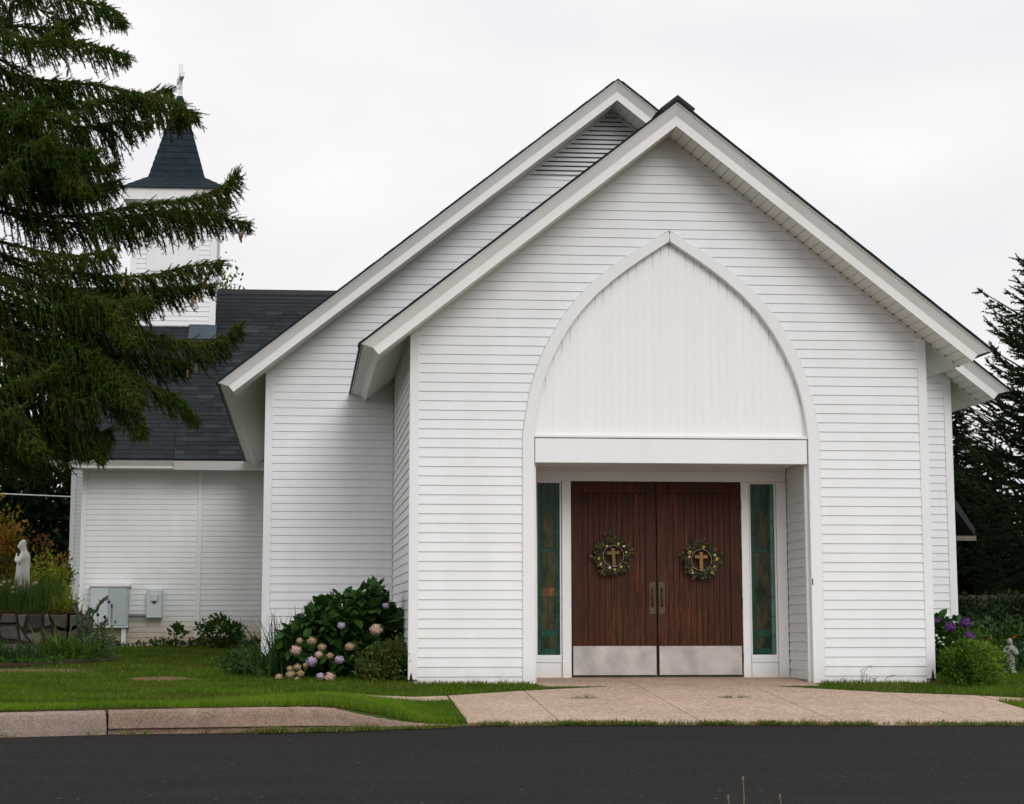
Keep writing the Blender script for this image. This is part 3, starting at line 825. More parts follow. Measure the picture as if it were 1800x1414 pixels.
# ------------------------------------------------------------------ gabled roofs with boxed eaves
def gable_roof(prefix, TZ, S, yf, yw, yb, half_wall, planks_right):
    """TZ ridge height of the fascia edge, S slope length to the eave, yf fascia front, yw wall plane, yb back"""
    def P(sg, s, y, n): return (sg*(s*CO + n*SN), y, TZ - s*SN + n*CO)
    def ridge(n): return -n*SN/CO
    E1, N1, N2 = .065, -.100, -.185
    for sg in (-1, 1):
        # shingled deck
        mb = MB(); vs = []
        for n in (0.003, .016):
            vs += [P(sg, ridge(n), yf - .028, n), P(sg, S + .03, yf - .028, n), P(sg, S + .03, yb, n), P(sg, ridge(n), yb, n)]
        mb.add(vs, [(0,3,2,1), (4,5,6,7), (0,1,5,4), (1,2,6,5), (2,3,7,6), (3,0,4,7)])
        obj('roof_slope', mb, M['roofedge'], church)
        # shingle courses' front ends give the ragged edge line
        mb = MB(); s_ = .05
        while s_ < S:
            L = .145; h = .004 + RNG.random()*.006
            vs = []
            for n in (.0165, .019 + h*.7):
                vs += [P(sg, s_, yf - .034 - RNG.random()*.006, n), P(sg, min(S + .035, s_ + L), yf - .034, n), P(sg, min(S + .035, s_ + L), yf + .3, n), P(sg, s_, yf + .3, n)]
            mb.add(vs, [(0,3,2,1), (4,5,6,7), (0,1,5,4), (1,2,6,5), (2,3,7,6), (3,0,4,7)]); s_ += L
        obj('edge_shingles', mb, M['shingle'], church, kind='stuff')
        # fascia: upper sloping band, lower upright band, along the rake and along the eave
        def band(na, ea, nb, eb, name, mt):
            m1 = MB().add([P(sg, ridge(na), yf + ea, na), P(sg, S - ea, yf + ea, na), P(sg, S - eb, yf + eb, nb), P(sg, ridge(nb), yf + eb, nb)], [(0,1,2,3)])
            o1 = obj(name, m1, mt, church); 
            m2 = MB().add([P(sg, S - ea, yf + ea, na), P(sg, S - ea, yb, na), P(sg, S - eb, yb, nb), P(sg, S - eb, yf + eb, nb)], [(0,1,2,3)])
            obj(name, m2, mt, church)
        band(.003, -.012, -.012, -.010, 'drip_edge', M['fascia'])
        band(-.012, 0.0, N1, E1, 'fascia_board', M['fascia'])
        band(N1, E1, N2, E1 + .002, 'frieze_board', M['fascia'])
        # soffit of narrow boards under the rake, plain sheet under the eave
        sw_ = half_wall / CO + N2*SN/CO * -1
        ya, yb_ = yf + E1 + .004, yw
        n0 = N2 + .004
        if sg > 0 and planks_right:
            pitch = .1016; s_ = ridge(n0) + .005; k = 0; vent = MB()
            while s_ < S - E1:
                e_ = min(s_ + pitch - .005, S - E1 - .002)
                vs = []
                for n in (n0, n0 + .010): vs += [P(sg, s_, ya, n), P(sg, e_, ya, n), P(sg, e_, yb_ - .002, n), P(sg, s_, yb_ - .002, n)]
                obj('soffit_board', MB().add(vs, [(0,3,2,1), (4,5,6,7), (0,1,5,4), (1,2,6,5), (2,3,7,6), (3,0,4,7)]), M['soffit'], church)
                vs = []
                for n in (n0 - .004, n0 + .004): vs += [P(sg, e_ - .012, yb_ - .05, n), P(sg, e_ + .010, yb_ - .05, n), P(sg, e_ + .010, yb_ - .028, n), P(sg, e_ - .012, yb_ - .028, n)]
                vent.add(vs, [(0,3,2,1), (4,5,6,7), (0,1,5,4), (1,2,6,5), (2,3,7,6), (3,0,4,7)])
                s_ += pitch; k += 1
            obj('soffit_vents', vent, M['black'], church, kind='stuff')
            obj('soffit_backing', MB().add([P(sg, ridge(n0), ya, n0 + .012), P(sg, S - E1, ya, n0 + .012), P(sg, S - E1, yb_, n0 + .012), P(sg, ridge(n0), yb_, n0 + .012)], [(0,1,2,3)]), M['black'], church)
        else:
            obj('soffit', MB().add([P(sg, ridge(n0), ya, n0), P(sg, S - E1, ya, n0), P(sg, S - E1, yb_, n0), P(sg, ridge(n0), yb_, n0)], [(0,1,2,3)]), M['soffit'], church)
        obj('soffit', MB().add([P(sg, sw_ - .05, yb_ - .001, n0 + .001), P(sg, S - E1 - .001, yb_ - .001, n0 + .001), P(sg, S - E1 - .001, yb, n0 + .001), P(sg, sw_ - .05, yb, n0 + .001)], [(0,1,2,3)]), M['soffit'], church)
        # moulding where wall meets soffit
        sa, sb = ridge(n0), half_wall/CO + abs(n0)*SN/CO
        vs = []
        for n in (n0 - .030, n0 - .001): vs += [P(sg, max(sa, ridge(n)), yw - .026, n), P(sg, sb, yw - .026, n), P(sg, sb, yw + .01, n), P(sg, max(sa, ridge(n)), yw + .01, n)]
        obj('rake_moulding', MB().add(vs, [(0,3,2,1), (4,5,6,7), (0,1,5,4), (1,2,6,5), (2,3,7,6), (3,0,4,7)]), M['soffit'], church)
    return P
Pe = gable_roof('entry', E_TZ, 3.254/CO, -.60, -.0, DN, HW, True)
Pn = gable_roof('nave', N_TZ, 4.85/CO, 3.62, DN, 34.0, NW, True)
# ridge cap shingles at the entry peak
mb = MB()
for k in range(3):
    y0 = -.64 + k*.13
    for sg in (-1, 1):
        vs = []
        for n in (.020 + k*.003, .058 + k*.006): vs += [Pe(sg, -n*SN/CO, y0, n), Pe(sg, .19, y0, n), Pe(sg, .19, y0 + .3, n), Pe(sg, -n*SN/CO, y0 + .3, n)]
        mb.add(vs, [(0,3,2,1), (4,5,6,7), (0,1,5,4), (1,2,6,5), (2,3,7,6), (3,0,4,7)])
obj('ridge_cap', mb, M['roofedge'], church)

# ------------------------------------------------------------------ the wing on the left
WY, WEY, WEZ = 17.1, 16.4, 3.45                      # wall plane, eave front, eave height
WX0, WX1, WXS = -7.77, -4.31, -6.12                  # left corner, nave side, step in the roof
ww = obj('wing_wall', MB().box((WX0, WY + .004, -.12), (WX1 + .1, WY + .15, 3.42)), M['sheath'], church, 'low wing wall of white clapboards stained near the ground')
siding(ww, (0, WY, 0), (1, 0, 0), (0, -1, 0), .03, 3.36, lambda z: [(WX0 + .07, -5.72), (-5.64, WX1)], M['siding_wing'], .0945, joined='siding_boards')
obj('corner_trim', MB().bevbox((WX0 - .015, WY - .022, -.02), (WX0 + .07, WY + .1, 3.36), .003), M['trim'], church)
obj('corner_trim', MB().bevbox((-5.722, WY - .035, -.05), (-5.640, WY + .1, 3.36), .004), M['trim'], church)
obj('side_wall', MB().box((WX0, WY + .16, -.12), (WX0 + .12, 23, 3.42)), M['trim'], church)
BX0 = at(125, 900, 21.0)[0]; 
bw_ = obj('wing_wall', MB().box((BX0, 21.004, -.12), (WX0 + .5, 21.15, 3.75)), M['sheath'], church, 'farther strip of wing wall at the left corner')
siding(bw_, (0, 21.0, 0), (1, 0, 0), (0, -1, 0), .05, 3.70, lambda z: [(BX0 + .08, WX0 + .5)], M['siding'], .078, joined='siding_boards')
obj('corner_trim', MB().bevbox((BX0 - .015, 20.978, -.05), (BX0 + .08, 21.1, 3.72), .003), M['trim'], church)
obj('wing_soffit', MB().box((-8.35, WEY + .07, WEZ - .16), (WX1, WY + .1, WEZ - .13)), M['soffit'], church)
def wz(y): return WEZ + SL*(y - WEY)
WRY = 21.07
for nm, xa, xb, off in (('wing_roof', -8.45, WXS, 0.0), ('wing_roof', WXS, -2.6, .055)):
    y0 = WEY - off*.9
    mb = MB().add([(xa, y0, wz(y0) + off*.6 - .03), (xb, y0, wz(y0) + off*.6 - .03), (xb, WRY, wz(WRY) + off - .02), (xa, WRY, wz(WRY) + off - .02),
                   (xa, y0, wz(y0) + off*.6 + .0), (xb, y0, wz(y0) + off*.6 + .0), (xb, WRY, wz(WRY) + off), (xa, WRY, wz(WRY) + off),
                   (xa, WRY + 4.6, WEZ), (xb, WRY + 4.6, WEZ)],
                  [(0,1,2,3), (4,7,6,5), (0,4,5,1), (1,5,6,2), (0,3,7,4), (7,8,9,6), (3,2,9,8)])
    rf = obj(nm, mb, M['roofedge'], church)
    obj('fascia_board', MB().add([(xa, y0 - .01, wz(y0) + off*.6 - .03), (min(xb, -4.32), y0 - .01, wz(y0) + off*.6 - .03), (min(xb, -4.32), y0 + .085, wz(y0) - .128 - off*.4), (xa, y0 + .085, wz(y0) - .128 - off*.4), (xa, y0 + .12, wz(y0) - .03), (min(xb, -4.32), y0 + .12, wz(y0) - .03), (min(xb, -4.32), y0 + .12, wz(y0) - .128 - off*.4), (xa, y0 + .12, wz(y0) - .128 - off*.4)],
        [(0,1,2,3), (0,4,5,1), (3,2,6,7), (1,5,6,2), (0,3,7,4)]), M['fascia'], church)
    # shingle tabs, course by course; the nearest ones one by one
    rest = MB(); single = 0
    ce = .142; tabw = .305; j = 0
    L = (WRY - y0) / CO
    tx = np.array([0, CO, SN]); nv = np.array([0, -SN, CO])
    while j*ce < L - .02:
        x = xa + ((j % 2) * .5 + RNG.random()*.12) * tabw - tabw
        while x < min(xb, -2.7):
            a = max(xa, x + .003); b = min(xb, x + tabw - .003)
            smax = 1e9
            if b - a > .03 and not (a < -8.3 and False):
                base = np.array([0, y0 - .012, wz(y0) + off*.6])
                s0 = j*ce - RNG.random()*.006; s1 = min(L, j*ce + ce + .03); th = .011 + RNG.random()*.004
                q = lambda X, s_, n: tuple(np.array([X, 0, 0]) + base + tx*s_*1.0 + nv*n)
                vs = [q(a, s0, .004), q(b, s0, .004), q(b, s1, .004), q(a, s1, .004), q(a, s0, th), q(b, s0, th), q(b, s1, .005), q(a, s1, .005)]
                fs = [(4,5,6,7), (0,1,5,4), (1,2,6,5), (3,0,4,7)]
                vis = (xb > -5 and b < -3.0)
                if vis and single < 290 and b < -4.2 + .21*j*.142*CO:
                    obj('shingle', MB().add(vs, fs), M['shingle'], rf, fix=False); single += 1
                else: rest.add(vs, fs)
            x += tabw
        j += 1
    obj('shingles', rest, M['shingle'], rf, kind='stuff', fix=False)
obj('ridge_cap', MB().prism([(-8.45, WRY - .12, wz(WRY - .12) + .065), (-8.45, WRY, wz(WRY) + .09), (-8.45, WRY + .12, wz(WRY - .12) + .065), (-8.45, WRY, wz(WRY) + .03)], (5.8, 0, 0)), M['roofedge'], church)

# ------------------------------------------------------------------ bell tower
TY = 20.0; a = at(380, 500, TY); b = at(234, 500, TY)
TX1, TX0 = a[0] + .02, b[0]; tw = TX1 - TX0; TC = (TX0 + TX1)/2; TYB = TY + tw
ez_ = at(213, 328, TY - .2); EZ = ez_[2]; EH = at(401, 333, TY - .2)[0] - TC + .0
EH = (at(401, 333, TY - .2)[0] - ez_[0]) / 2; TC = (at(401, 333, TY - .2)[0] + ez_[0]) / 2
TX0, TX1 = TC - tw/2, TC + tw/2; CY = TY + tw/2
tower = obj('bell_tower', MB().box((TX0, TY + .004, wz(TY) - 1.2), (TX1, TYB, EZ - .1)), M['sheath'], church, 'square white bell tower with a flared shingled spire')
bt = .10
siding(tower, (0, TY, 0), (1, 0, 0), (0, -1, 0), wz(TY) - 1.1, EZ - .1, lambda z: [(TX0 + bt, TX1 - bt)], M['siding'], .094, joined='siding_boards')
siding(tower, (TX1, 0, 0), (0, 1, 0), (1, 0, 0), wz(TY) - .2, EZ - .1, lambda z: [(TY + bt, TYB - bt)], M['siding'], .094, joined='siding_boards')
for x, y in ((TX0, TY), (TX1, TY), (TX1, TYB)):
    obj('tower_corner_trim', MB().box((x - (bt if x > TC else .02), y - (.022 if y < CY else bt), wz(TY) - 1.1), (x + (.022 if x > TC else bt), y + (bt if y < CY else .02), EZ - .1)), M['trim'], tower)
pa, pb_ = at(258, 450, TY)[0], at(350, 450, TY)[0]
zp0, zp1 = at(300, 478, TY)[2], at(300, 375, TY)[2]
obj('blank_louver_panel', MB().bevbox((pa, TY - .03, zp0), (pb_, TY + .02, zp1), .01), M['trim'], tower)
# eave box
def sq(h, z): return [(TC - h, CY - h, z), (TC + h, CY - h, z), (TC + h, CY + h, z), (TC - h, CY + h, z)]
CYO = CY; EB = EH
obj('tower_eave', MB().loft([sq(tw/2, EZ - .32), sq(EB - .05, EZ - .24), sq(EB - .05, EZ - .03), sq(EB - .02, EZ - .02)]), M['fascia'], tower)
FZ = at(312, 311, CY - EB*.55)[2]; FH = (at(361, 311, CY - .6)[0] - at(263, 311, CY - .6)[0]) / 2
AZ = at(317, 170, CY)[2]
courses = MB()
def spire_h(z):
    if z < FZ:
        f = (z - EZ) / (FZ - EZ); return EB*(1-f) + FH*f - .05*math.sin(math.pi*f)*0
    f = (z - FZ) / (AZ - FZ); return FH*(1-f) + .05*f
zl = [EZ + (FZ - EZ)*k/4 for k in range(4)] + [FZ + (AZ - FZ)*k/13 for k in range(14)]
for z0_, z1_ in zip(zl[:-1], zl[1:]):
    h0, h1 = spire_h(z0_), spire_h(z1_)
    courses.loft([sq(h0 + .012, z0_ - .012), sq(h0 + .012, z0_ + .004), sq(h1 + .002, z1_)])
obj('spire', courses, M['spire'], tower, 'dark shingled spire flaring at its foot')
# cross, arms running front to back
cz0, cz1 = AZ - .3, at(316, 114, CY)[2]; ca = at(311, 128, CY - .25)[2]
crs = MB().box((TC - .042, CY - .042, cz0), (TC + .042, CY + .042, cz1))
cr = MB(); cr.box((-.044, -.36, ca - .10), (.044, .36, ca))
rz = math.radians(9)
crs.add([(TC + x*math.cos(rz) - y*math.sin(rz), CY + x*math.sin(rz) + y*math.cos(rz), z) for x, y, z in cr.v], cr.f)
obj('roof_cross', crs, M['trim'], tower, 'white cross on the spire')
# flashing at the tower's foot
fy = TY - .45
obj('flashing', MB().add([(WXS + .02, fy, wz(fy) + .075), (TX1 + .05, fy, wz(fy) + .075), (TX1 + .05, TY + .02, wz(TY) + .085), (WXS + .02, TY + .02, wz(TY) + .085), (WXS + .02, TY - .006, wz(TY) + .16), (TX1 + .03, TY - .006, wz(TY) + .16)], [(0,1,2,3), (3,2,5,4)]), M['flash'], tower)
# ------------------------------------------------------------------ foliage builders
def ribbons(base, az, L, lean, droop, width, seg=5):
    """arching strap leaves; every argument an array of the same length"""
    n = len(az); s = np.linspace(0, 1, seg + 1)
    r = L[:, None] * (lean[:, None]*s + .35*droop[:, None]*s**2)
    z = L[:, None] * (s*np.sqrt(np.clip(1 - lean[:, None]**2, .05, 1)) - droop[:, None]*s**2*.75)
    ca, sa = np.cos(az)[:, None], np.sin(az)[:, None]
    cx = base[:, 0:1] + r*ca; cy = base[:, 1:2] + r*sa; cz = base[:, 2:3] + z
    w = width[:, None] * np.sqrt(np.clip(1 - s, 0.004, 1)) * np.clip(.55 + 2.0*s, 0, 1)
    a = np.stack([cx - w*sa, cy + w*ca, cz], -1); b = np.stack([cx + w*sa, cy - w*ca, cz], -1)
    V = np.stack([a, b], 2).reshape(n, -1, 3)
    k = 2*(seg + 1); f = []
    for i in range(seg): f += [(2*i, 2*i+1, 2*i+3), (2*i, 2*i+3, 2*i+2)]
    F = np.array(f)[None] + (np.arange(n)*k)[:, None, None]
    return V.reshape(-1, 3), F.reshape(-1, 3)

def clump(n, c, spread, L, lean, droop, width, az=None):
    base = np.stack([c[0] + RNG.normal(size=n)*spread, c[1] + RNG.normal(size=n)*spread, np.full(n, c[2])], 1)
    a = RNG.uniform(0, 2*np.pi, n) if az is None else RNG.normal(az[0], az[1], n)
    return ribbons(base, a, RNG.uniform(.6, 1.1, n)*L, RNG.uniform(.1, 1, n)*lean, RNG.uniform(.2, 1, n)*droop, RNG.uniform(.7, 1.2, n)*width)

def leaf_cloud(cl, c, r, n, size, nclump=14, flat=.0, tmpl=(LEAF2_V, LEAF2_F), shell=.55, spread=.28, up=.3, low=-.9):
    """leaves gathered in clumps through an ellipsoid"""
    c = np.array(c, float); r = np.array(r, float)
    cc = rdir(nclump); cc[:, 2] = np.clip(cc[:, 2], low, 1)
    cc = cc * (RNG.uniform(shell, 1.0, nclump) ** .6)[:, None]
    k = RNG.integers(0, nclump, n)
    sc = RNG.uniform(.6, 1.3, nclump)
    p = cc[k] + RNG.normal(size=(n, 3)) * spread * sc[k][:, None]
    out = p / (np.linalg.norm(p, axis=1, keepdims=True) + 1e-6)
    P = c + p*r
    D = out*.7 + rdir(n, up)*.9
    V, F = scatter(tmpl[0], tmpl[1], frames(D, RNG.uniform(0, 6.28, n)), P, RNG.uniform(.6, 1.15, n)*size)
    cl.add(V, F); return P

def bush(name, label, cat, loc, r, n, size, mat, nclump=14, group=None, stems=6, tmpl=(LEAF2_V, LEAF2_F), spread=.28, up=.3, cz=None, part='foliage', low=-.9):
    loc = np.array(loc, float)
    root = empty(name, tuple(loc), label, cat, group)
    cl = Cloud(); c = loc + np.array([0, 0, r[2] if cz is None else cz])
    leaf_cloud(cl, c, r, n, size, nclump, tmpl=tmpl, spread=spread, up=up, low=low)
    V = np.concatenate(cl.V); V[:, 2] = np.maximum(V[:, 2], loc[2] + .005); cl.V = [V]
    obj(part, cl.mesh(part, mat), mat, root)
    mb = MB()
    for k in range(stems):
        a = RNG.uniform(0, 6.28); q = RNG.uniform(.3, .8)
        mb.tube([loc + [r[0]*.1*math.cos(a), r[1]*.1*math.sin(a), -.03], loc + [r[0]*.35*q*math.cos(a), r[1]*.35*q*math.sin(a), r[2]*.8], loc + [r[0]*q*math.cos(a), r[1]*q*math.sin(a), r[2]*1.35]], [.012, .009, .004], 5)
    if stems: obj('stem', mb, M['bark'], root)
    return root

# ------------------------------------------------------------------ spruces
TWIGS = [twig_template(32, .160, 10 + k, .030) for k in range(4)]
TWIGS_FAR = [twig_template(20, .27, 30 + k, .055) for k in range(3)]
def add_twigs(cl, P, D, L, far=False):
    T = TWIGS_FAR if far else TWIGS
    which = RNG.integers(0, len(T), len(L)); R = frames(D, RNG.uniform(0, 6.28, len(L)))
    for k, (tv, tf) in enumerate(T):
        m = which == k
        if m.any():
            sc = L[m][:, None] * np.array([[1, 1, 1]])
            if not far: sc[:, :2] = np.clip(L[m], .12, .2)[:, None] * 1.30
            V, F = scatter(tv, tf, R[m], P[m], sc); cl.add(V, F)

def spline(pts, n):
    pts = np.array(pts, float)
    if len(pts) == 2: pts = np.array([pts[0], (pts[0]+pts[1])/2, pts[1]])
    t = np.linspace(0, len(pts) - 1, n); out = []
    for x in t:
        i = min(int(x), len(pts) - 2); f = x - i
        p0, p1, p2, p3 = pts[max(0, i-1)], pts[i], pts[i+1], pts[min(len(pts)-1, i+2)]
        out.append(.5*((2*p1) + (p2-p0)*f + (2*p0-5*p1+4*p2-p3)*f*f + (3*p1-p0-3*p2+p3)*f**3))
    return np.array(out)

def spruce_branch(cl, wood, path, hang, step=.05, per=2, sub=3, start=.12, cones=None, tipup=True):
    """drooping Norway spruce bough: fingers of shoots hanging from the limb, short shoots on top"""
    n = max(6, int(sum(np.linalg.norm(np.array(path[i+1]) - path[i]) for i in range(len(path)-1)) / step))
    C_ = spline(path, n + 1); T = np.gradient(C_, axis=0); T /= np.linalg.norm(T, axis=1, keepdims=True)
    wood.tube(C_[::max(1, n//10)], list(np.linspace(.028, .006, len(C_[::max(1, n//10)]))), 5)
    f = np.linspace(0, 1, n + 1); idx = np.where(f > start)[0]
    P, D, L = [], [], []
    for i in idx:
        env = math.sin(math.pi * min(1, .18 + f[i]*.82)) ** .5
        hmax = hang * (.35 + .75*env) * (1 - .65*max(0, f[i]-.7)/.3)
        side = np.cross(T[i], [0, 0, 1.]); side /= np.linalg.norm(side) + 1e-6
        for q in range(per):
            sg = RNG.choice([-1, 1]); l = hmax * RNG.uniform(.25, 1.0)
            base = C_[i] + RNG.normal(size=3) * .015 + side*sg*RNG.uniform(0, .10)*env
            if RNG.random() < .34:     # shoots on the upper side
                d = T[i]*.8 + side*sg*RNG.uniform(.1, .9) + np.array([0, 0, RNG.uniform(-.1, .6)]); l = RNG.uniform(.09, .20)
                P.append(base); D.append(d); L.append(l); continue
            # a side spray that runs out and then hangs
            out = side*sg*RNG.uniform(.2, .8) + T[i]*RNG.uniform(.1, .6); out /= np.linalg.norm(out)
            rr = RNG.uniform(.04, .20) * env; mid = base + out*rr + np.array([0, 0, -.03])
            P.append(base); D.append(mid - base); L.append(np.linalg.norm(mid - base) + .03)
            k = max(1, int(l/.13)); p = mid; d = out*.35 + T[i]*.45 + np.array([0, 0, -.9]) + RNG.normal(size=3)*.2
            for j in range(k):
                d = d + np.array([0, 0, -.22]); d /= np.linalg.norm(d)
                ll = l/k * 1.25
                P.append(p); D.append(d.copy()); L.append(ll)
                for _ in range(sub):
                    if RNG.random() < .6:
                        dd = d*.65 + RNG.normal(size=3)*.5; P.append(p + d*ll*RNG.uniform(.1, .8)); D.append(dd); L.append(RNG.uniform(.05, .12))
                p = p + d*l/k
            if cones is not None and RNG.random() < .05: cones.append(mid + np.array([0, 0, -.02]))
    # the growing tip
    tip = C_[-1]
    for _ in range(7):
        d = T[-1] + RNG.normal(size=3)*.35 + np.array([0, 0, .25 if tipup else 0]); P.append(tip - T[-1]*RNG.uniform(0, .12)); D.append(d); L.append(RNG.uniform(.08, .16))
    add_twigs(cl, np.array(P), np.array(D), np.array(L))

def cone_mesh():
    rings = []
    for i in range(9):
        z = -i/8; r = .17*math.sin(math.pi*min(.97, .12 + .8*i/8))**.7 * (1.0 if i % 2 else .86)
        rings.append([(r*math.cos(k*2*math.pi/7 + i*.4), r*math.sin(k*2*math.pi/7 + i*.4), z) for k in range(7)])
    return MB().loft(rings).mesh('cone')

# the big spruce whose boughs hang into the picture from the left
TY_ = 6.6
tb = at(-95, 1150, TY_); tx, ty = tb[0], TY_
spruce = empty('spruce_tree', (tx, ty, G(tx, ty)), 'large drooping spruce with hanging cones in front of the bell tower', 'tree')
wood = MB(); cl = Cloud(); cones = []
trunk_top = at(-95, -260, TY_)
obj('trunk', MB().tube([(tx, ty, G(tx, ty) - .1), (tx + .03, ty, 2.0), (tx - .02, ty, 6.0), (tx, ty, trunk_top[2])], [.26, .22, .14, .05], 10), M['bark'], spruce)
def bough(pts, hang, dy0=0.0, dy1=0.0, **kw):
    n = len(pts); path = []
    for i, (u, v) in enumerate(pts):
        Y = TY_ + dy0 + (dy1 - dy0)*i/(n-1); path.append(at(u, v, Y))
    spruce_branch(cl, wood, path, hang, cones=cones, **kw)
B = [([(-90,-70),(40,-30),(130,0),(190,12),(214,40)], .38, .2, -.5), ([(-90,20),(20,45),(95,48),(140,34)], .30, .2, .4),
     ([(-90,60),(40,78),(120,72),(180,84),(222,100)], .40, 0, -.6), ([(-90,110),(60,140),(170,150),(260,170),(305,180),(343,200)], .55, .1, -.9),
     ([(-90,150),(80,178),(180,178),(250,168),(298,158)], .35, -.2, -.3), ([(-90,170),(60,205),(150,225),(200,215),(262,218)], .60, .1, .7),
     ([(-90,210),(20,240),(110,262),(170,268)], .6, .1, -1.1), ([(-90,260),(30,312),(110,322),(168,334)], .5, .2, -.4),
     ([(-90,300),(20,340),(80,345),(135,330)], .45, .3, .7),
     ([(-90,330),(60,378),(160,378),(240,362),(330,352),(390,332),(416,306)], .52, .0, -.5), ([(-90,345),(80,392),(200,386),(300,372),(370,378),(436,394)], .48, .2, .2),
     ([(-90,400),(60,440),(140,450),(195,440)], .5, .2, -.9), ([(-90,420),(80,470),(180,486),(260,486),(330,470),(386,463)], .42, .1, -.4),
     ([(-90,450),(100,510),(220,512),(310,506),(372,506)], .36, .1, .3), ([(-90,490),(40,542),(140,548),(220,530),(262,528)], .5, .2, -1.1),
     ([(-90,520),(80,560),(180,575),(260,590),(330,602),(385,598),(420,575)], .45, .1, -.4), ([(-90,560),(100,615),(200,625),(280,628),(330,640)], .5, .2, .4),
     ([(-90,600),(60,640),(160,655),(250,672),(310,702),(344,735)], .40, .2, -.3), ([(-90,620),(60,665),(140,680),(220,705),(250,760)], .50, .1, -.9),
     ([(-90,650),(20,700),(90,715),(150,735),(180,790)], .50, .1, -.5), ([(-90,660),(-20,690),(50,668),(98,648)], .40, .2, -1.2),
     ([(-90,690),(-30,730),(50,745),(110,760),(150,795)], .42, .2, .3), ([(-90,640),(-40,690),(30,735),(70,790)], .5, .2, -1.5),
     ([(-90,720),(-40,750),(20,770),(60,800)], .35, .2, -.9),
     ([(-90,690),(10,735),(100,750),(150,765),(178,800)], .42, .0, -.6), ([(-90,730),(0,770),(70,780),(112,792)], .38, .0, -.2), ([(-90,745),(-40,790),(10,800),(40,815)], .30, .0, -.6),
     ([(-90,560),(60,590),(150,610),(210,650),(240,700)], .6, .1, -1.3), ([(-90,470),(60,500),(150,515),(215,545),(232,600)], .55, .1, -1.4), ([(-90,250),(40,275),(110,290),(150,330)], .55, .1, -1.3)]
for pts, hg, d0, d1 in B: bough(pts, hg*1.0, d0, d1, per=4, step=.040)
# boughs that fill the crown between them, all round the trunk
LIM = [(-300, 90), (0, 105), (100, 105), (200, 150), (260, 180), (330, 110), (400, 120), (450, 180), (560, 200), (650, 220), (720, 190), (790, 130), (840, 70), (900, 30)]
for k in range(100):
    v = RNG.uniform(-250, 730); 
    az = RNG.uniform(0, 6.28); ca = math.cos(az)
    lim = np.interp(v + 60, [q[0] for q in LIM], [q[1] for q in LIM]); Lp = (lim + 95) / 131.0
    L_ = min(2.5, Lp / max(.25, ca)) * RNG.uniform(.7, 1.0) if ca > 0 else RNG.uniform(1.3, 2.4)
    z0 = at(-95, v, TY_)[2]; dx, dy = ca, math.sin(az)
    path = [np.array([tx, ty, z0]), np.array([tx + dx*L_*.4, ty + dy*L_*.4, z0 - .16*L_]), np.array([tx + dx*L_*.8, ty + dy*L_*.8, z0 - .30*L_]), np.array([tx + dx*L_, ty + dy*L_, z0 - .26*L_])]
    vis = ca > -.3
    spruce_branch(cl, wood, path, RNG.uniform(.3, .5), step=.06 if vis else .075, per=4 if vis else 3, sub=2, cones=cones if vis and k % 2 else None)
obj('limb', wood, M['bark'], spruce)
obj('crown', cl.mesh('crown', M['needles']), M['needles'], spruce)
cm_ = cone_mesh(); cm_.materials.append(M['cone'])
BC = [(190,80),(200,100),(258,205),(268,212),(280,205),(296,215),(304,222),(310,218),(318,220),(330,205),(334,212),(322,205),(390,345),(397,350),(404,342),(420,408),(428,405),(222,470),(230,478),(355,480),(362,486),(368,478),(240,500),(218,490),(350,515),(340,520),(150,545),(330,650),(345,640),(240,400),(60,70),(120,120),(205,445)]
for u, v in BC:
    cones.append(at(u, v, TY_ - .45 + RNG.normal()*.1))
for i, p in enumerate(cones[-60:]):
    o = bpy.data.objects.new('cone', cm_); link(o, spruce); s = RNG.uniform(.10, .16)
    o.matrix_basis = Matrix.Translation(p) @ Matrix.Rotation(RNG.normal()*.12, 4, 'X') @ Matrix.Rotation(RNG.normal()*.12, 4, 'Y') @ Matrix.Diagonal((s*.85, s*.85, s, 1))

def conifer(name, label, x, y, height, rad, mat, n_boughs=110, sparse=1.0, droop=.15, tip=.25, twig=.22, group='conifers behind the church', z_from=.04, pw=.85):
    z0 = G(x, y)
    root = empty(name, (x, y, z0), label, 'tree', group)
    obj('trunk', MB().tube([(x, y, z0 - .1), (x, y, z0 + height*.5), (x, y, z0 + height)], [height*.02, height*.012, .01], 8), M['bark_dark'], root)
    cl = Cloud(); wood = MB()
    for k in range(n_boughs):
        f = z_from + (1 - z_from) * (k + RNG.random()) / n_boughs; z = z0 + height*f
        L_ = rad * (1 - f)**pw * RNG.uniform(.55, 1.1) + .12; az = k*2.4 + RNG.uniform(-.4, .4)
        d = np.array([math.cos(az), math.sin(az), 0]); n = max(4, int(L_/(.09/sparse)))
        s = np.linspace(0, 1, n + 1)
        C_ = np.array([x, y, z]) + s[:, None]*L_*d + np.stack([0*s, 0*s, L_*(-droop*s*1.6 + (droop + tip)*s**2.5)], 1)
        wood.tube([C_[0], C_[n//2], C_[-1]], [.03, .018, .006], 4)
        T = np.gradient(C_, axis=0); T /= np.linalg.norm(T, axis=1, keepdims=True)
        side = np.cross(T, [0, 0, 1.]); side /= np.linalg.norm(side, axis=1, keepdims=True)
        P, D, L = [], [], []
        for i in range(1, n + 1):
            for sg in (-1, 1):
                dd = T[i]*.7 + side[i]*sg*RNG.uniform(.3, 1.0) + np.array([0, 0, RNG.uniform(-.45, .35)])
                P.append(C_[i]); D.append(dd); L.append(twig*RNG.uniform(.6, 1.3)*(1.15 - .5*s[i]))
            if RNG.random() < .7: P.append(C_[i]); D.append(T[i] + np.array([0, 0, RNG.uniform(-.8, .5)])); L.append(twig*RNG.uniform(.5, 1.0))
        add_twigs(cl, np.array(P), np.array(D), np.array(L), far=True)
    obj('limb', wood, M['bark_dark'], root)
    obj('crown', cl.mesh('crown', mat), mat, root)
    return root
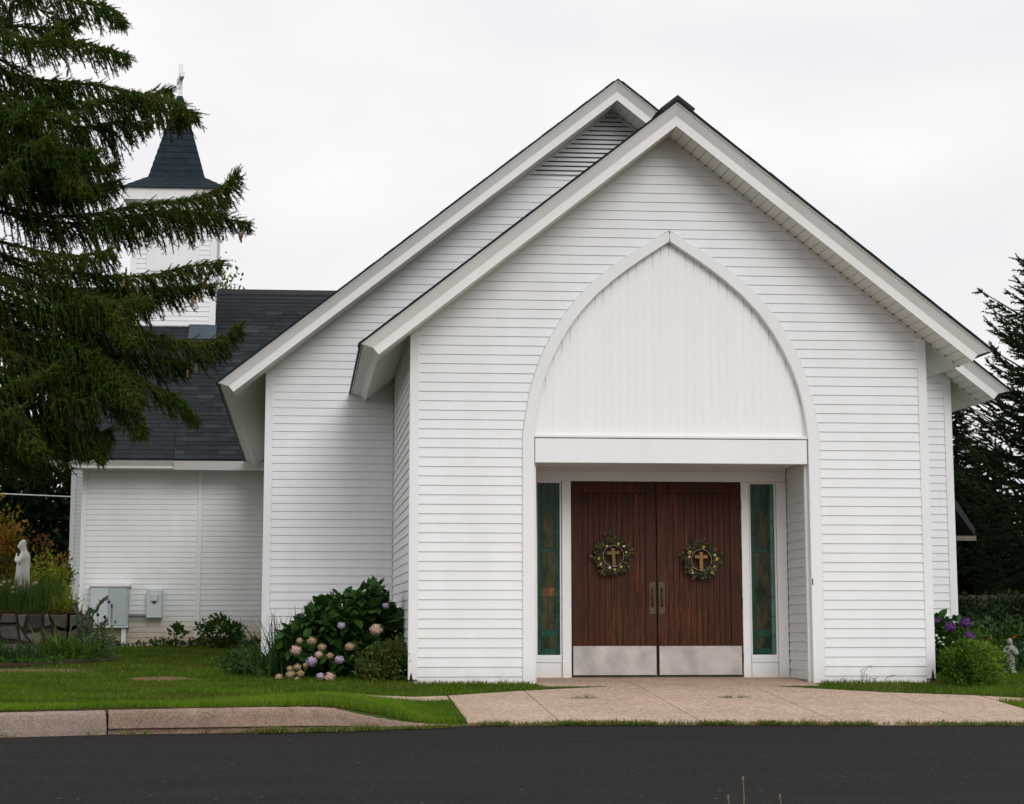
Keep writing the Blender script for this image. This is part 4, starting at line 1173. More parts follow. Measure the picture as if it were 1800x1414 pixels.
p = at(1880, 1050, 12.0)
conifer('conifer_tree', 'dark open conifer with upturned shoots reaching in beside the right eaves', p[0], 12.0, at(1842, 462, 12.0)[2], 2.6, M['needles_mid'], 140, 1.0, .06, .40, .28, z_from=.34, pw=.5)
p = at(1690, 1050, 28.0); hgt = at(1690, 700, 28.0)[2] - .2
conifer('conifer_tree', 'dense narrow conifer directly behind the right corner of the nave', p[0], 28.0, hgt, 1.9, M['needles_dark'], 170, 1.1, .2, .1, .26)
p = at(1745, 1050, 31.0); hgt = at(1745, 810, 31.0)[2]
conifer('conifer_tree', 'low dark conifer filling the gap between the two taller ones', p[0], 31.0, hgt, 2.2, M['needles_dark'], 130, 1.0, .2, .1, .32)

def leafy_tree(name, label, x, y, height, cr, mat, n, size, nclump=40, group=None, cz=.68, tr=.12):
    z0 = G(x, y); root = empty(name, (x, y, z0), label, 'tree', group)
    mb = MB().tube([(x, y, z0 - .1), (x + .05, y, z0 + height*.35), (x, y, z0 + height*.75)], [tr, tr*.75, tr*.3], 8)
    obj('trunk', mb, M['bark'], root)
    lm = MB()
    for k in range(12):
        a = k*2.4; zz_ = z0 + height*RNG.uniform(.35, .65)
        lm.tube([(x, y, zz_), (x + cr[0]*.4*math.cos(a), y + cr[1]*.4*math.sin(a), zz_ + height*.12), (x + cr[0]*.8*math.cos(a), y + cr[1]*.8*math.sin(a), zz_ + height*.2)], [tr*.4, tr*.25, .015], 5)
    obj('limb', lm, M['bark'], root)
    cl = Cloud(); leaf_cloud(cl, (x, y, z0 + height*cz), cr, n, size, nclump, spread=.2)
    obj('crown', cl.mesh('crown', mat), mat, root); return root
p = at(335, 700, 31.0); top = at(395, 476, 31.0)[2] - .35
leafy_tree('leafy_tree', 'bright green leafy tree showing above the wing roof beside the bell tower', p[0], 31.0, top, (1.30, 1.3, 2.0), M['tree_leaf'], 12000, .13, 50, cz=.78)
# dark woodland left and right, one mass each
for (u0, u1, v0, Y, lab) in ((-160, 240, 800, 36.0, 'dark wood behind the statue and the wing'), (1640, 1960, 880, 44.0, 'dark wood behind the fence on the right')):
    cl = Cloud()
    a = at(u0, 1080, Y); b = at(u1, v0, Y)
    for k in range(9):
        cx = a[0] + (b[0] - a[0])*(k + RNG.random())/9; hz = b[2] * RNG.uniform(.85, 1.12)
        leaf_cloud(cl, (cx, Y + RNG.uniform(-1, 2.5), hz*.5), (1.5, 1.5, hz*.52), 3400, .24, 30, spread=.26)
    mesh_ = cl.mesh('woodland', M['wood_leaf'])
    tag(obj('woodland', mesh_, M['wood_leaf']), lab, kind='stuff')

# ------------------------------------------------------------------ hydrangea in the corner of the entry
def strs(c1, c2): return c1, c2
M['hyd_leaf'] = mat_leaf('hydrangea_leaf', (.014, .045, .008), (.038, .10, .016), None, .15, .5, .2)
M['fl_pink'] = mat_leaf('pink_flower', (.55, .38, .31), (.74, .58, .49), None, .2)
M['fl_lilac'] = mat_leaf('lilac_flower', (.42, .33, .47), (.64, .55, .68), None, .2)
M['fl_tan'] = mat_leaf('faded_flower', (.36, .26, .14), (.56, .46, .30), None, .2)
M['fl_purple'] = mat_leaf('purple_flower', (.10, .032, .15), (.20, .085, .27), None, .2)
M['fl_white'] = mat_leaf('white_flower', (.75, .74, .66), (.85, .85, .82), None, .2)
M['fl_orange'] = mat_leaf('orange_flower', (.45, .08, .02), (.58, .16, .03), None, .2)
M['fl_yellow'] = mat_leaf('yellow_flower', (.62, .42, .06), (.78, .60, .18), None, .2)
def head_mesh(name, mat, n=64, size=.40):
    d = rdir(n); cl = Cloud()
    for k in range(4):
        Rm = frames(d, RNG.uniform(0, 1.5, n) + k*math.pi/2)
        t = np.array([[0,0,0],[-.5,.5,.12],[0,1.0,.05],[.5,.5,.12]]); f = np.array([[0,2,1],[0,3,2]])
        V, F = scatter(t, f, Rm, d*(.82 + RNG.uniform(0, .16, n))[:, None], np.full(n, size*.62)); cl.add(V, F)
    b = MB().ball((0,0,0), .72, 8, 5); 
    V = np.array(b.v); F = np.array([[q[0], q[i], q[i+1]] for q in b.f for i in range(1, len(q)-1)]); cl.add(V, F)
    return cl.mesh(name, mat)
HEADS = {k: head_mesh('flower_head', M['fl_' + k]) for k in ('pink', 'lilac', 'tan', 'purple')}
leaf_me = npmesh('leaf', LEAF_V, LEAF_F, M['hyd_leaf'])

def hydrangea(label, c, r, nl, size, heads, Y, fill=420, outline=None):
    root = empty('hydrangea_bush', (c[0], c[1], G(c[0], c[1])), label, 'bush')
    g0 = G(c[0], c[1])
    cl = Cloud(); m = fill*8
    q = rdir(m) * (RNG.uniform(.15, 1, m)**.45)[:, None]
    P = np.array([c[0], c[1], g0 + r[2]*.95]) + q*np.array(r)
    ok = (P[:, 2] > g0 + .03)
    if outline is not None: ok &= np.array([outline(pp + np.array([0, 0, .07])) for pp in P])
    P = P[ok][:fill]; q = q[ok][:fill]; nn = len(P)
    D = q*.8 + rdir(nn, .1)*.6; D[:, 2] = D[:, 2]*.6 - .05
    cl.add(*scatter(LEAF_V, LEAF_F, frames(D, RNG.uniform(0, 6, nn)), P, RNG.uniform(.75, 1.15, nn)*size))
    obj('foliage', cl.mesh('foliage', M['hyd_leaf']), M['hyd_leaf'], root)
    stems = MB()
    k = 0
    while k < nl:
        # whorls of leaves at the ends of shoots
        d = rdir(1, .35)[0]
        if d[1] > .45 or d[2] < -.5: continue
        q = RNG.uniform(.78, 1.02); p = np.array([c[0], c[1], g0 + r[2]*.95]) + d*np.array(r)*q
        if outline is not None and not outline(p): continue
        if p[2] < g0 + .1: continue
        ax = d*.6 + np.array([0, 0, .55]); ax /= np.linalg.norm(ax)
        stems.tube([np.array([c[0], c[1], g0]) + d*np.array([.1, .1, .05]), (np.array([c[0], c[1], g0 + r[2]*.5]) + p)/2, p], [.008, .006, .004], 4)
        h = RNG.uniform(0, 6.28)
        for j in range(6):
            a = h + j*math.pi/2 + (math.pi/4 if j > 3 else 0); tilt = .95 if j < 4 else .5
            fr = frames(ax[None], np.array([0.0]))[0]
            dd = fr @ np.array([math.cos(a)*tilt, math.sin(a)*tilt, .35 if j < 4 else .9]) + np.array([0, 0, -.25 if j < 4 else .1])
            zq = Vector(dd).normalized(); xq = Vector((0, 0, 1)).cross(zq); 
            if xq.length < .05: xq = Vector((1, 0, 0))
            xq.normalize(); yq = zq.cross(xq); yq = -yq if yq.z < 0 else yq; xq = yq.cross(zq)
            o = bpy.data.objects.new('leaf', leaf_me); link(o, root); s = size*RNG.uniform(.75, 1.15)
            m = Matrix((( xq.x, yq.x, zq.x, p[0] - ax[0]*.03*(j//4)), (xq.y, yq.y, zq.y, p[1]), (xq.z, yq.z, zq.z, p[2]), (0, 0, 0, 1)))
            o.matrix_basis = m @ Matrix.Diagonal((s, s, s, 1)); k += 1
    obj('stem', stems, M['bark'], root)
    for (u, v, rp, kind, Yh) in heads:
        p = at(u, v, Yh); s = rp / 160.0 * 1.12
        o = bpy.data.objects.new('flower_head', HEADS[kind]); link(o, root)
        o.matrix_basis = Matrix.Translation(p) @ Matrix.Rotation(RNG.uniform(0, 6), 4, 'Z') @ Matrix.Diagonal((s, s, s*.88, 1))
        if kind != 'tan': o['label'] = {'pink': 'pale pink flower head', 'lilac': 'lilac flower head', 'purple': 'deep purple flower head'}[kind]
    return root
HD = [(661,1107,10,'pink',.62),(600,1100,6.5,'lilac',.72),(678,1065,5.5,'lilac',.85),(520,1143,9,'pink',.80),(527,1127,6,'tan',.88),(548,1127,8,'tan',.75),(566,1138,7,'tan',.68),(560,1151,6.5,'pink',.65),(580,1153,6,'tan',.62),
      (615,1137,8,'tan',.60),(548,1163,9,'lilac',.65),(597,1160,7.5,'lilac',.55),(538,1170,5,'tan',.7),(510,1176,6,'tan',.8),(523,1173,6.5,'tan',.7),(511,1186,8,'tan',.75),(528,1184,7,'tan',.7),(491,1191,6.5,'pink',1.0),(563,1189,6.5,'lilac',.5),(580,1190,8.5,'pink',.45),(523,1195,5,'tan',.65)]
def outl(p):
    # keep the crown's sloping outline, higher towards the entry wall
    top = np.interp(p[0], [-4.15, -3.85, -3.55, -3.3, -3.05, -2.8], [.42, .66, .90, .96, 1.00, .70])
    return p[2] < top and p[0] < -2.80
hydrangea('hydrangea with dark leaves and pink and lilac heads in the corner left of the entry', (-3.42, 1.45, 0), (.70, .62, .60), 290, .155, HD, 1.2, 1300, outl)
for (u, v, Y) in ((667, 1035, 1.6), (530, 1083, 1.3), (610, 1047, 1.5)):
    pass

# shrubs and strap leaves beside it
bush('round_shrub', 'small bushy round shrub at the foot of the entry corner beside the hydrangea', 'shrub', (-2.97, .26, G(-2.97, .26)), (.25, .25, .185), 3000, .05,
     mat_leaf('shrub_leaf', (.025, .06, .008), (.075, .13, .02), (.075, .06, .02), .25, .7, .08, 7), 34, spread=.24)
def clump_thing(name, label, cat, parts, mat, loc, group=None, part='leaves'):
    root = empty(name, loc, label, cat, group)
    cl = Cloud()
    for a in parts: cl.add(*a)
    obj(part, cl.mesh(part, mat), mat, root); return root
M['strap'] = mat_leaf('strap_leaf', (.018, .052, .012), (.055, .11, .024), None, .25, .6, .12)
M['lily'] = mat_leaf('lily_leaf', (.055, .12, .012), (.13, .22, .03), None, .3, .6, .1)
c = (-4.02, 1.45, G(-4.02, 1.45))
clump_thing('iris_clump', 'spiky clump of dark strap leaves between nave corner and hydrangea', 'plant', [clump(170, c, .13, .86, .85, .45, .012)], M['strap'], c)
c2 = (-4.42, 2.3, G(-4.42, 2.3))
bush('low_shrub', 'low dark ground shrub left of the spiky strap leaved clump', 'shrub', c2, (.27, .24, .12), 800, .06, M['hyd_leaf'], 26, spread=.24)

# plants along the wing wall
M['weed'] = mat_leaf('weed_leaf', (.02, .055, .008), (.065, .13, .02), None, .25, .7, .08)
c = (-5.18, 15.6, G(-5.18, 15.6))
bush('wing_shrub', 'loose leafy shrub against the wing wall right of the corner post', 'shrub', c, (.36, .30, .24), 750, .10, M['weed'], 26, spread=.22)
c = (-6.02, 16.6, G(-6.02, 16.6))
bush('wall_seedling', 'small broad leaved seedling in front of the stained wing boards', 'plant', c, (.12, .12, .19), 60, .13, M['weed'], 8, spread=.3, stems=2)
cl = Cloud()
for k in range(60):
    x = RNG.uniform(-7.6, -4.5); y = 17.02 - abs(RNG.normal())*.22
    leaf_cloud(cl, (x, y, G(x, y) + .06), (.12, .10, .07), 26, .07, 4)
tag(obj('wall_weeds', cl.mesh('wall_weeds', M['weed']), M['weed']), 'weeds along the foot of the wing wall', kind='stuff')

# ------------------------------------------------------------------ meter boxes on the wing
cy = WY - .02
a, b = at(159, 1032, cy - .3), at(224, 1102, cy - .3)
x0, x1, z1, z0 = a[0], b[0], a[2], b[2]; yf = cy - .30
cab = empty('utility_cabinet', (x0, cy, z0), 'grey two door utility cabinet with rust streaks on the wing wall', 'cabinet')
obj('body', MB().bevbox((x0, yf + .02, z0), (x1, cy, z1), .006), M['metal_grey'], cab)
obj('lid', MB().bevbox((x0 - .03, yf - .02, z1), (x1 + .03, cy, z1 + .04), .006), M['trim'], cab)
obj('sill', MB().bevbox((x0 - .01, yf, z0 - .02), (x1 + .01, cy, z0 + .015), .004), M['metal_grey'], cab)
def mat_rusty():
    t = NT('rusty_grey_metal'); o = t.sep(t.pos()); n = t.noise(t.pos(), 14, 5)
    xr = at(196, 1085, yf)[0]; zr = at(196, 1074, yf)[2]
    dx = t.math('ABSOLUTE', t.math('SUBTRACT', o[0], xr)); dz = t.math('SUBTRACT', o[2], zr)
    core = t.math('MULTIPLY', t.ramp(t.math('ADD', dx, t.math('MULTIPLY', n, .02)), (.014, 1.0), (.035, 0.0)), t.ramp(t.math('ADD', dz, .22), (.0, 0.0), (.06, .8), (.22, 1.0), (.30, 0.0)))
    ed = t.math('MULTIPLY', t.ramp(t.math('SUBTRACT', x1, o[0]), (.008, 1.0), (.035, 0.0)), t.ramp(n, (.4, 0.0), (.6, 1.0)))
    c = t.mix(t.math('MAXIMUM', core, ed), (.40, .46, .48), (.26, .085, .025)); t.col(c); t.rough(.5); return t.m
M['rusty'] = mat_rusty(); xm = at(190.5, 1060, yf)[0]
obj('cabinet_door', MB().bevbox((x0 + .015, yf, z0 + .02), (xm - .004, yf + .02, z1 - .012), .003), M['metal_grey'], cab)
obj('cabinet_door', MB().bevbox((xm + .004, yf - .003, z0 + .02), (x1 - .015, yf + .02, z1 - .012), .003), M['rusty'], cab, 'cabinet door with a rust streak under the hasp')
obj('hasp', MB().box((xm + .05, yf - .02, (z0+z1)/2 - .02), (xm + .075, yf, (z0+z1)/2 + .05)).box((xm - .012, yf - .014, (z0+z1)/2 + .07), (xm + .03, yf, (z0+z1)/2 + .11)), M['lead'], cab)
M['beige'] = mat_plain('beige_board', (.50, .42, .33), .7, .15, 6)
obj('leg', MB().box((x1 - .11, yf + .06, G(x1, yf) - .05), (x1 - .03, yf + .14, z0 - .02)), M['trim'], cab)
obj('back_board', MB().box((x0 + .25, cy - .09, G(x1, yf) - .05), (x1 - .12, cy - .03, z0 - .02)), M['beige'], cab)
a, b = at(258, 1037, cy - .18), at(284.5, 1087, cy - .18); bx0, bx1, bz1, bz0 = a[0], b[0], a[2], b[2]; bf = cy - .18
mtr = empty('meter_box', (bx0, cy, bz0), 'small grey meter box on the wing wall right of the cabinet', 'box')
obj('body', MB().bevbox((bx0, bf, bz0), (bx1, cy, bz1), .012), M['metal_grey'], mtr)
u0, u1 = at(265, 1044, bf), at(277, 1057, bf)
obj('meter_cover', MB().bevbox((u0[0], bf - .035, u1[2]), (u1[0], bf + .01, u0[2]), .008), M['metal_grey'], mtr)
obj('seal_tab', MB().prism([(u0[0] + .02, bf - .012, u1[2] - .008), (u1[0] - .01, bf - .012, u1[2] - .008), (u1[0] - .05, bf - .012, u1[2] - .045), (u0[0] + .05, bf - .012, u1[2] - .045)], (0, .011, 0)), M['lead'], mtr)
zc = at(240, 1083, cy - .1)[2]; pts = []
cd = MB(); nb = 9
for k in range(nb):
    xx = x1 + (bx0 - x1)*(k + .5)/nb
    cd.tube([(xx - .03, cy - .1, zc), (xx - .012, cy - .1, zc), (xx + .012, cy - .1, zc), (xx + .03, cy - .1, zc)], [.018, .034, .034, .018], 8)
tag(obj('conduit', cd, mat_plain('flexible_conduit', (.18, .19, .19), .5, .3, 40)), 'knobbly grey conduit joining utility cabinet and meter box', 'pipe')

# ------------------------------------------------------------------ raised stone bed with the statue
SY = 9.4
s0, s1 = at(-70, 1078, SY), at(139, 1078, SY); sxa, sxb, stz = s0[0], s1[0], s0[2]; sbz = G(sxb, SY) - .05
stw = empty('stone_wall', ((sxa + sxb)/2, SY, sbz), 'low retaining wall of irregular stones round the raised bed', 'wall')
obj('mortar', MB().box((sxa, SY + .03, sbz), (sxb - .04, SY + .28, stz - .01)).box((sxb - .30, SY + .03, sbz), (sxb - .04, SY + 2.2, stz - .01)), mat_plain('dark_mortar', (.035, .026, .02), .95, .3, 20, bump=.6), stw)
def mat_stone():
    t = NT('field_stone'); p = t.pos(); n = t.noise(p, 7, 5)
    c = t.mix(t.rnd(), (.045, .036, .030), (.19, .158, .145)); c = t.mix(t.ramp(n, (.4, 0.0), (.7, .8)), c, (.06, .05, .042))
    c = t.mix(t.ramp(t.noise(p, 3, 4), (.55, 0.0), (.7, .5)), c, (.045, .055, .025))
    t.col(c); t.rough(.9); t.spec(.2); t.bump(t.noise(p, 25, 5), .6, .02); return t.m
M['stone'] = mat_stone()
nx_, nz_ = 9, 3; gp = {}
for i in range(nx_ + 1):
    for j in range(nz_ + 1):
        gp[i, j] = (sxa + (sxb - sxa)*(i + (RNG.uniform(-.42, .42) if 0 < i < nx_ else 0) + (.35 if j == 1 and 0 < i < nx_ else 0))/nx_, sbz + (stz - sbz)*(j + (RNG.uniform(-.42, .42) if 0 < j < nz_ else 0))/nz_)
for i in range(nx_):
    for j in range(nz_):
        q = [gp[i, j], gp[i+1, j], gp[i+1, j+1], gp[i, j+1]]; cx_ = sum(a[0] for a in q)/4; cz_ = sum(a[1] for a in q)/4
        poly = []
        for a, b in zip(q, q[1:] + q[:1]):
            for f in ((.05, .55) if RNG.random() < .6 else (.1, .8)):
                x = a[0]*(1-f) + b[0]*f; z = a[1]*(1-f) + b[1]*f; k = .84 + RNG.uniform(-.10, .07)
                poly.append((cx_ + (x - cx_)*k, cz_ + (z - cz_)*k))
        d = RNG.uniform(.0, .035)
        rings = [[(x, SY + .09, z) for x, z in poly], [(x, SY + .018 - d*.6, z) for x, z in poly], [(cx_ + (x - cx_)*.82, SY - d, cz_ + (z - cz_)*.82) for x, z in poly]]
        obj('stone', MB().loft(rings), M['stone'], stw, smooth=False)
for k in range(6):
    yq = SY + .2 + k*.33
    rings = [[(sxb + o_, yq + yy*(1-sh), stz - .12 + zz2*(1-sh)) for yy, zz2 in ((.0,-.12),(.3,-.13),(.31,.08),(.02,.1))] for o_, sh in ((-.06,0),(-.01,.05),(.01,.25))]
    obj('stone', MB().loft(rings), M['stone'], stw)
tag(obj('garden_soil', MB().box((sxa, SY + .28, sbz), (sxb - .3, SY + 2.2, stz - .02)), M['soil']), 'soil of the raised bed', kind='structure')
# strip bed in front with its low edging
be = [(-13, 5.9), (-8.4, 5.55), (-7.53, 5.55), (-7.2, 5.8), (-6.85, 6.5), (-6.5, 7.6), (-6.42, 8.6), (-6.6, 9.35)]
mb = MB(); vs = []
for x, y in be: vs += [(x, y, G(x, y) + .012), (x - .0, SY + .05 if x < sxb else y + .8, G(x, SY) + .03)]
mb.add(vs, [(2*i, 2*i+2, 2*i+3, 2*i+1) for i in range(len(be)-1)])
tag(obj('garden_soil', mb, M['soil']), 'dark soil of the planting strip below the stone wall', kind='structure')
mb = MB()
path = [(x, y, G(x, y) + .02) for x, y in be]; path = spline(path, 40)
mb.tube(path, .035, 6)
tag(obj('bed_edging', mb, mat_plain('brown_edging', (.035, .016, .011), .9, .3, 20, bump=.4)), 'low dark brown edging round the planting strip', 'edging')

# the robed statue: one continuous body of draped sections, facing left
def mat_statue(name, a, b, sc=14):
    t = NT(name); p = t.pos(); c = t.mix(t.ramp(t.noise(p, sc, 5), (.35, 0.0), (.7, 1.0)), a, b); t.col(c); t.rough(.7); t.spec(.3)
    t.bump(t.noise(p, sc*3, 4), .15, .01); return t.m
M['plaster'] = mat_statue('white_plaster', (.80, .77, .75), (.62, .56, .52), 5)
M['greystone'] = mat_statue('mottled_grey_stone', (.30, .30, .26), (.11, .11, .09), 34)
YS = 10.2
st_t, st_b = at(40, 949, YS), at(38, 1046, YS); Hs = st_t[2] - st_b[2] + .04; sx_, sz_ = st_b[0], st_b[2] - .04
def statue_white():
    rings = []; n = 36
    # height, x offset (left is forward), half depth fore-aft, half width, fold depth
    prof = [(0, .0, .135, .13, .10), (.06, .0, .132, .125, .14), (.2, -.002, .125, .118, .16), (.36, .0, .118, .115, .14), (.5, .006, .115, .118, .10), (.6, .012, .112, .122, .07), (.68, .02, .104, .118, .04),
            (.74, .028, .088, .102, .02), (.785, .022, .062, .070, .0), (.82, .006, .058, .056, 0), (.86, -.012, .066, .056, 0), (.90, -.018, .068, .058, 0), (.945, -.012, .060, .054, 0), (.98, -.002, .040, .040, 0), (1.0, .002, .012, .014, 0)]
    for h, ox, rx, ry, fd in prof:
        R_ = []
        for k in range(n):
            a = 2*math.pi*k/n
            w = 1 + fd*(.5*math.sin(a*7 + h*3) + .35*math.sin(a*11 - h*5)) * (1 if abs(a - math.pi) > .3 else .5)
            R_.append((sx_ + Hs*(ox + rx*w*math.cos(a)), YS + Hs*ry*w*math.sin(a), sz_ + Hs*h))
        rings.append(R_)
    b = MB().loft(rings)
    # forearms raised, hands pressed together under the chin, hood edge and face
    for s in (-1, 1):
        b.tube([(sx_ + Hs*.02, YS + s*Hs*.10, sz_ + Hs*.70), (sx_ - Hs*.05, YS + s*Hs*.10, sz_ + Hs*.60), (sx_ - Hs*.095, YS + s*Hs*.05, sz_ + Hs*.65), (sx_ - Hs*.108, YS + s*Hs*.014, sz_ + Hs*.70)], [Hs*.05, Hs*.058, Hs*.048, Hs*.024], 8)
        b.tube([(sx_ - Hs*.106, YS + s*Hs*.012, sz_ + Hs*.69), (sx_ - Hs*.110, YS + s*Hs*.010, sz_ + Hs*.735), (sx_ - Hs*.106, YS + s*Hs*.006, sz_ + Hs*.77)], [Hs*.017, Hs*.014, Hs*.006], 6)
    b.ball((sx_ - Hs*.062, YS, sz_ + Hs*.885), (Hs*.030, Hs*.036, Hs*.046), 10, 8)
    b.tube([(sx_ - Hs*.090, YS, sz_ + Hs*.898), (sx_ - Hs*.099, YS, sz_ + Hs*.876), (sx_ - Hs*.086, YS, sz_ + Hs*.870)], [Hs*.005, Hs*.008, Hs*.005], 5)
    arc = [(sx_ - Hs*.055, YS + Hs*.052*math.cos(t_), sz_ + Hs*(.89 + .062*math.sin(t_))) for t_ in np.linspace(-.6, math.pi + .6, 12)]
    b.tube(arc, Hs*.012, 6)
    return b
me_root = empty('statue', (sx_, YS, sz_), 'white statue of a robed and veiled woman praying above the flower bed', 'statue')
obj('figure', statue_white(), M['plaster'], me_root, smooth=True)
obj('plinth', MB().loft([[(sx_ + r_*math.cos(k*math.pi/8), YS + r_*math.sin(k*math.pi/8), z_) for k in range(16)] for r_, z_ in ((.15, stz - .1), (.15, sz_ - .01), (.12, sz_ + .015))]), M['plaster'], me_root)

# plants of the raised bed
def px_bush(name, label, cat, u, v_top, v_base, wpx, Y, n, size, mat, nclump=24, depth=None, spread=.24, up=.4, stems=4, tmpl=(LEAF2_V, LEAF2_F), group=None):
    a = at(u, v_base, Y); b = at(u, v_top, Y); sc = (Y + 22.25) / 3785.0
    rz_ = max(.05, (b[2] - a[2]) / 2)
    return bush(name, label, cat, (a[0], Y, a[2]), (wpx*sc/2, depth or wpx*sc/2.4, rz_), n, size, mat, nclump, group, stems, tmpl, spread, up)
M['lav'] = mat_leaf('grey_green_stalks', (.04, .085, .014), (.10, .17, .03), None, .25)
M['gold'] = mat_leaf('golden_leaf', (.22, .11, .018), (.40, .23, .04), (.09, .10, .015), .3, clump=2.2)
M['rust'] = mat_leaf('rust_leaf', (.09, .04, .015), (.20, .09, .025), (.05, .035, .014), .3, clump=3)
M['ygreen'] = mat_leaf('yellow_green_leaf', (.14, .18, .015), (.28, .30, .04), None, .3)
px_bush('golden_shrub', 'orange leaved shrub left of the white statue', 'shrub', -12, 905, 1085, 92, 12.2, 2400, .085, M['gold'], 34)
px_bush('rusty_shrub', 'rust brown wispy shrub directly behind the white statue', 'shrub', 48, 935, 1085, 110, 13.4, 1300, .075, M['rust'], 40, spread=.16)
px_bush('golden_shrub', 'tall golden green shrub beside the wing corner', 'shrub', 106, 968, 1085, 30, 12.0, 900, .06, M['gold'], 26, spread=.2)
px_bush('yellow_shrub', 'yellow green leafy plant right of the white statue', 'shrub', 80, 978, 1085, 70, 11.2, 1300, .07, M['ygreen'], 26)
for (u, n, lab) in ((12, 520, 'tall grassy lavender clump left of the statue foot'), (72, 620, 'tall grassy lavender clump right of the statue foot')):
    c = at(u, 1080, 10.0); parts = [clump(n, (c[0], 10.0, stz - .02), .17, .60, .40, .18, .006)]
    r_ = clump_thing('lavender_clump', lab, 'plant', parts, M['lav'], (c[0], 10.0, stz - .02), 'lavender clumps round the white statue')
c = at(112, 1085, 9.8)
clump_thing('lily_clump', 'bright yellow green arching leaves at the right end of the raised bed', 'plant', [clump(110, (c[0], 9.8, stz - .02), .10, .48, .8, .5, .011)], M['ygreen'], (c[0], 9.8, stz - .02))
cl = Cloud()
for k in range(70):
    x = RNG.uniform(sxa, sxb - .05); y = SY + RNG.uniform(.1, .5)
    cl.add(*clump(26, (x, y, stz - .03), .05, .13, .9, .5, .005))
tag(obj('ground_cover', cl.mesh('ground_cover', mat_leaf('ground_cover_leaf', (.03, .06, .012), (.08, .10, .03), (.12, .06, .02), .2, clump=3)), M['lav']), 'low green and reddish cover along the top of the stone wall', kind='stuff')
fl = MB()
def flower_dots(name, label, pts, mat, group, r=.018):
    me = head_mesh(name, mat, 14, .8)
    for (u, v, Y) in pts:
        o = bpy.data.objects.new(name, me); link(o); p = at(u, v, Y); s = r*RNG.uniform(.8, 1.3)
        o.matrix_basis = Matrix.Translation(p) @ Matrix.Diagonal((s, s, s*.7, 1)); tag(o, label, 'flower', group)
flower_dots('small_flower', 'small pale pink flower among the lavender at the white statue', [(2,1028,9.75),(7,1023,9.75),(17,1022,9.75),(22,1033,9.7),(23,1041,9.7),(58,1027,9.75),(63,1025,9.75),(36,1027,9.7)], M['fl_pink'], 'pale flowers round the white statue', .026)

# plants of the strip bed
cl = []
for (u, v, n, L_, sp, lab) in ((100, 1152, 150, .62, .14, 'arching daylily clump below the middle of the stone wall'), (132, 1146, 130, .55, .12, 'arching daylily clump below the right end of the stone wall')):
    Y = 8.0; c = at(u, v, Y); c = (c[0], Y, G(c[0], Y))
    clump_thing('daylily_clump', lab, 'plant', [clump(n, c, sp, L_*1.15, .95, .8, .016)], M['lily'], c, 'daylily clumps below the stone wall')
for (u, v, n, lab) in ((5, 1160, 120, 'dark strap leaved clump below the left end of the stone wall'), (45, 1162, 110, 'dark low strap leaves in front of the stone wall')):
    Y = 7.2; c = at(u, v, Y); c = (c[0], Y, G(c[0], Y))
    clump_thing('strap_clump', lab, 'plant', [clump(n, c, .17, .40, .7, .4, .012)], M['strap'], c, 'dark strap leaved clumps')
cl = Cloud()
for k in range(170):
    i = RNG.uniform(0, 1); x = RNG.uniform(-9, -6.5); y = RNG.uniform(5.9, 9.2)
    if x > -7.0 and y < 7.0: continue
    leaf_cloud(cl, (x, y, G(x, y) + .03), (.16, .16, .05), 30, .05, 5)
tag(obj('ground_cover', cl.mesh('ground_cover', M['weed']), M['weed']), 'dark leafy cover in the planting strip', kind='stuff')
bb = px_bush('butterfly_bush', 'loose grey green butterfly bush with purple tips in front of the utility cabinet', 'shrub', 172, 1098, 1164, 58, 8.6, 520, .065, mat_leaf('grey_leaf', (.04, .085, .03), (.13, .19, .10), None, .25), 30, spread=.22)
mgl = mat_leaf('silver_leaf', (.07, .11, .06), (.16, .21, .13), None, .2)
def spray(root, pts, Y, n, size):
    path = spline([at(u, v, Y) for u, v in pts], n); cl = Cloud()
    T = np.gradient(path, axis=0)
    for sg in (-1, 1):
        D = T/np.linalg.norm(T, axis=1, keepdims=True) + np.array([0, sg*.6, .0]) + RNG.normal(size=(n, 3))*.5
        cl.add(*scatter(LEAF2_V, LEAF2_F, frames(D, RNG.uniform(0, 6, n)), path, RNG.uniform(.7, 1.2, n)*size))
    obj('leafy_shoot', cl.mesh('leafy_shoot', mgl), mgl, root)
    obj('stem', MB().tube(path, [.006]*len(path), 4), M['bark'], root)
    tipc = Cloud(); tip = path[-4:]
    tipc.add(*scatter(LEAF2_V, LEAF2_F, frames(rdir(40)), np.repeat(tip, 10, 0) + RNG.normal(size=(40, 3))*.008, np.full(40, .03)))
    obj('flower_spike', tipc.mesh('flower_spike', M['fl_purple']), M['fl_purple'], root)
spray(bb, [(150,1130),(152,1100),(165,1078),(184,1053)], 8.5, 46, .075); spray(bb, [(140,1120),(136,1095),(134,1062)], 8.6, 40, .07); spray(bb, [(160,1130),(172,1110),(186,1092)], 8.4, 30, .06); spray(bb, [(140,1110),(146,1090),(158,1072)], 8.5, 40, .075)
for u, v in ((172, 1081), (184, 1085)):
    p = at(u, v, 8.0); b0 = at(u - 3, 1150, 8.0)
    r_ = empty('coneflower', tuple(b0), 'dark purple coneflower head, the ' + ('left' if u < 180 else 'right') + ' of two before the utility cabinet', 'flower', 'coneflowers before the utility cabinet')
    obj('stem', MB().tube([b0, (b0 + p)/2 + [.01, 0, 0], p], .004, 4), M['weed'], r_)
    obj('flower_head', MB().ball(p, (.022, .022, .026), 8, 5), mat_plain('dark_purple', (.02, .006, .03), .7), r_)

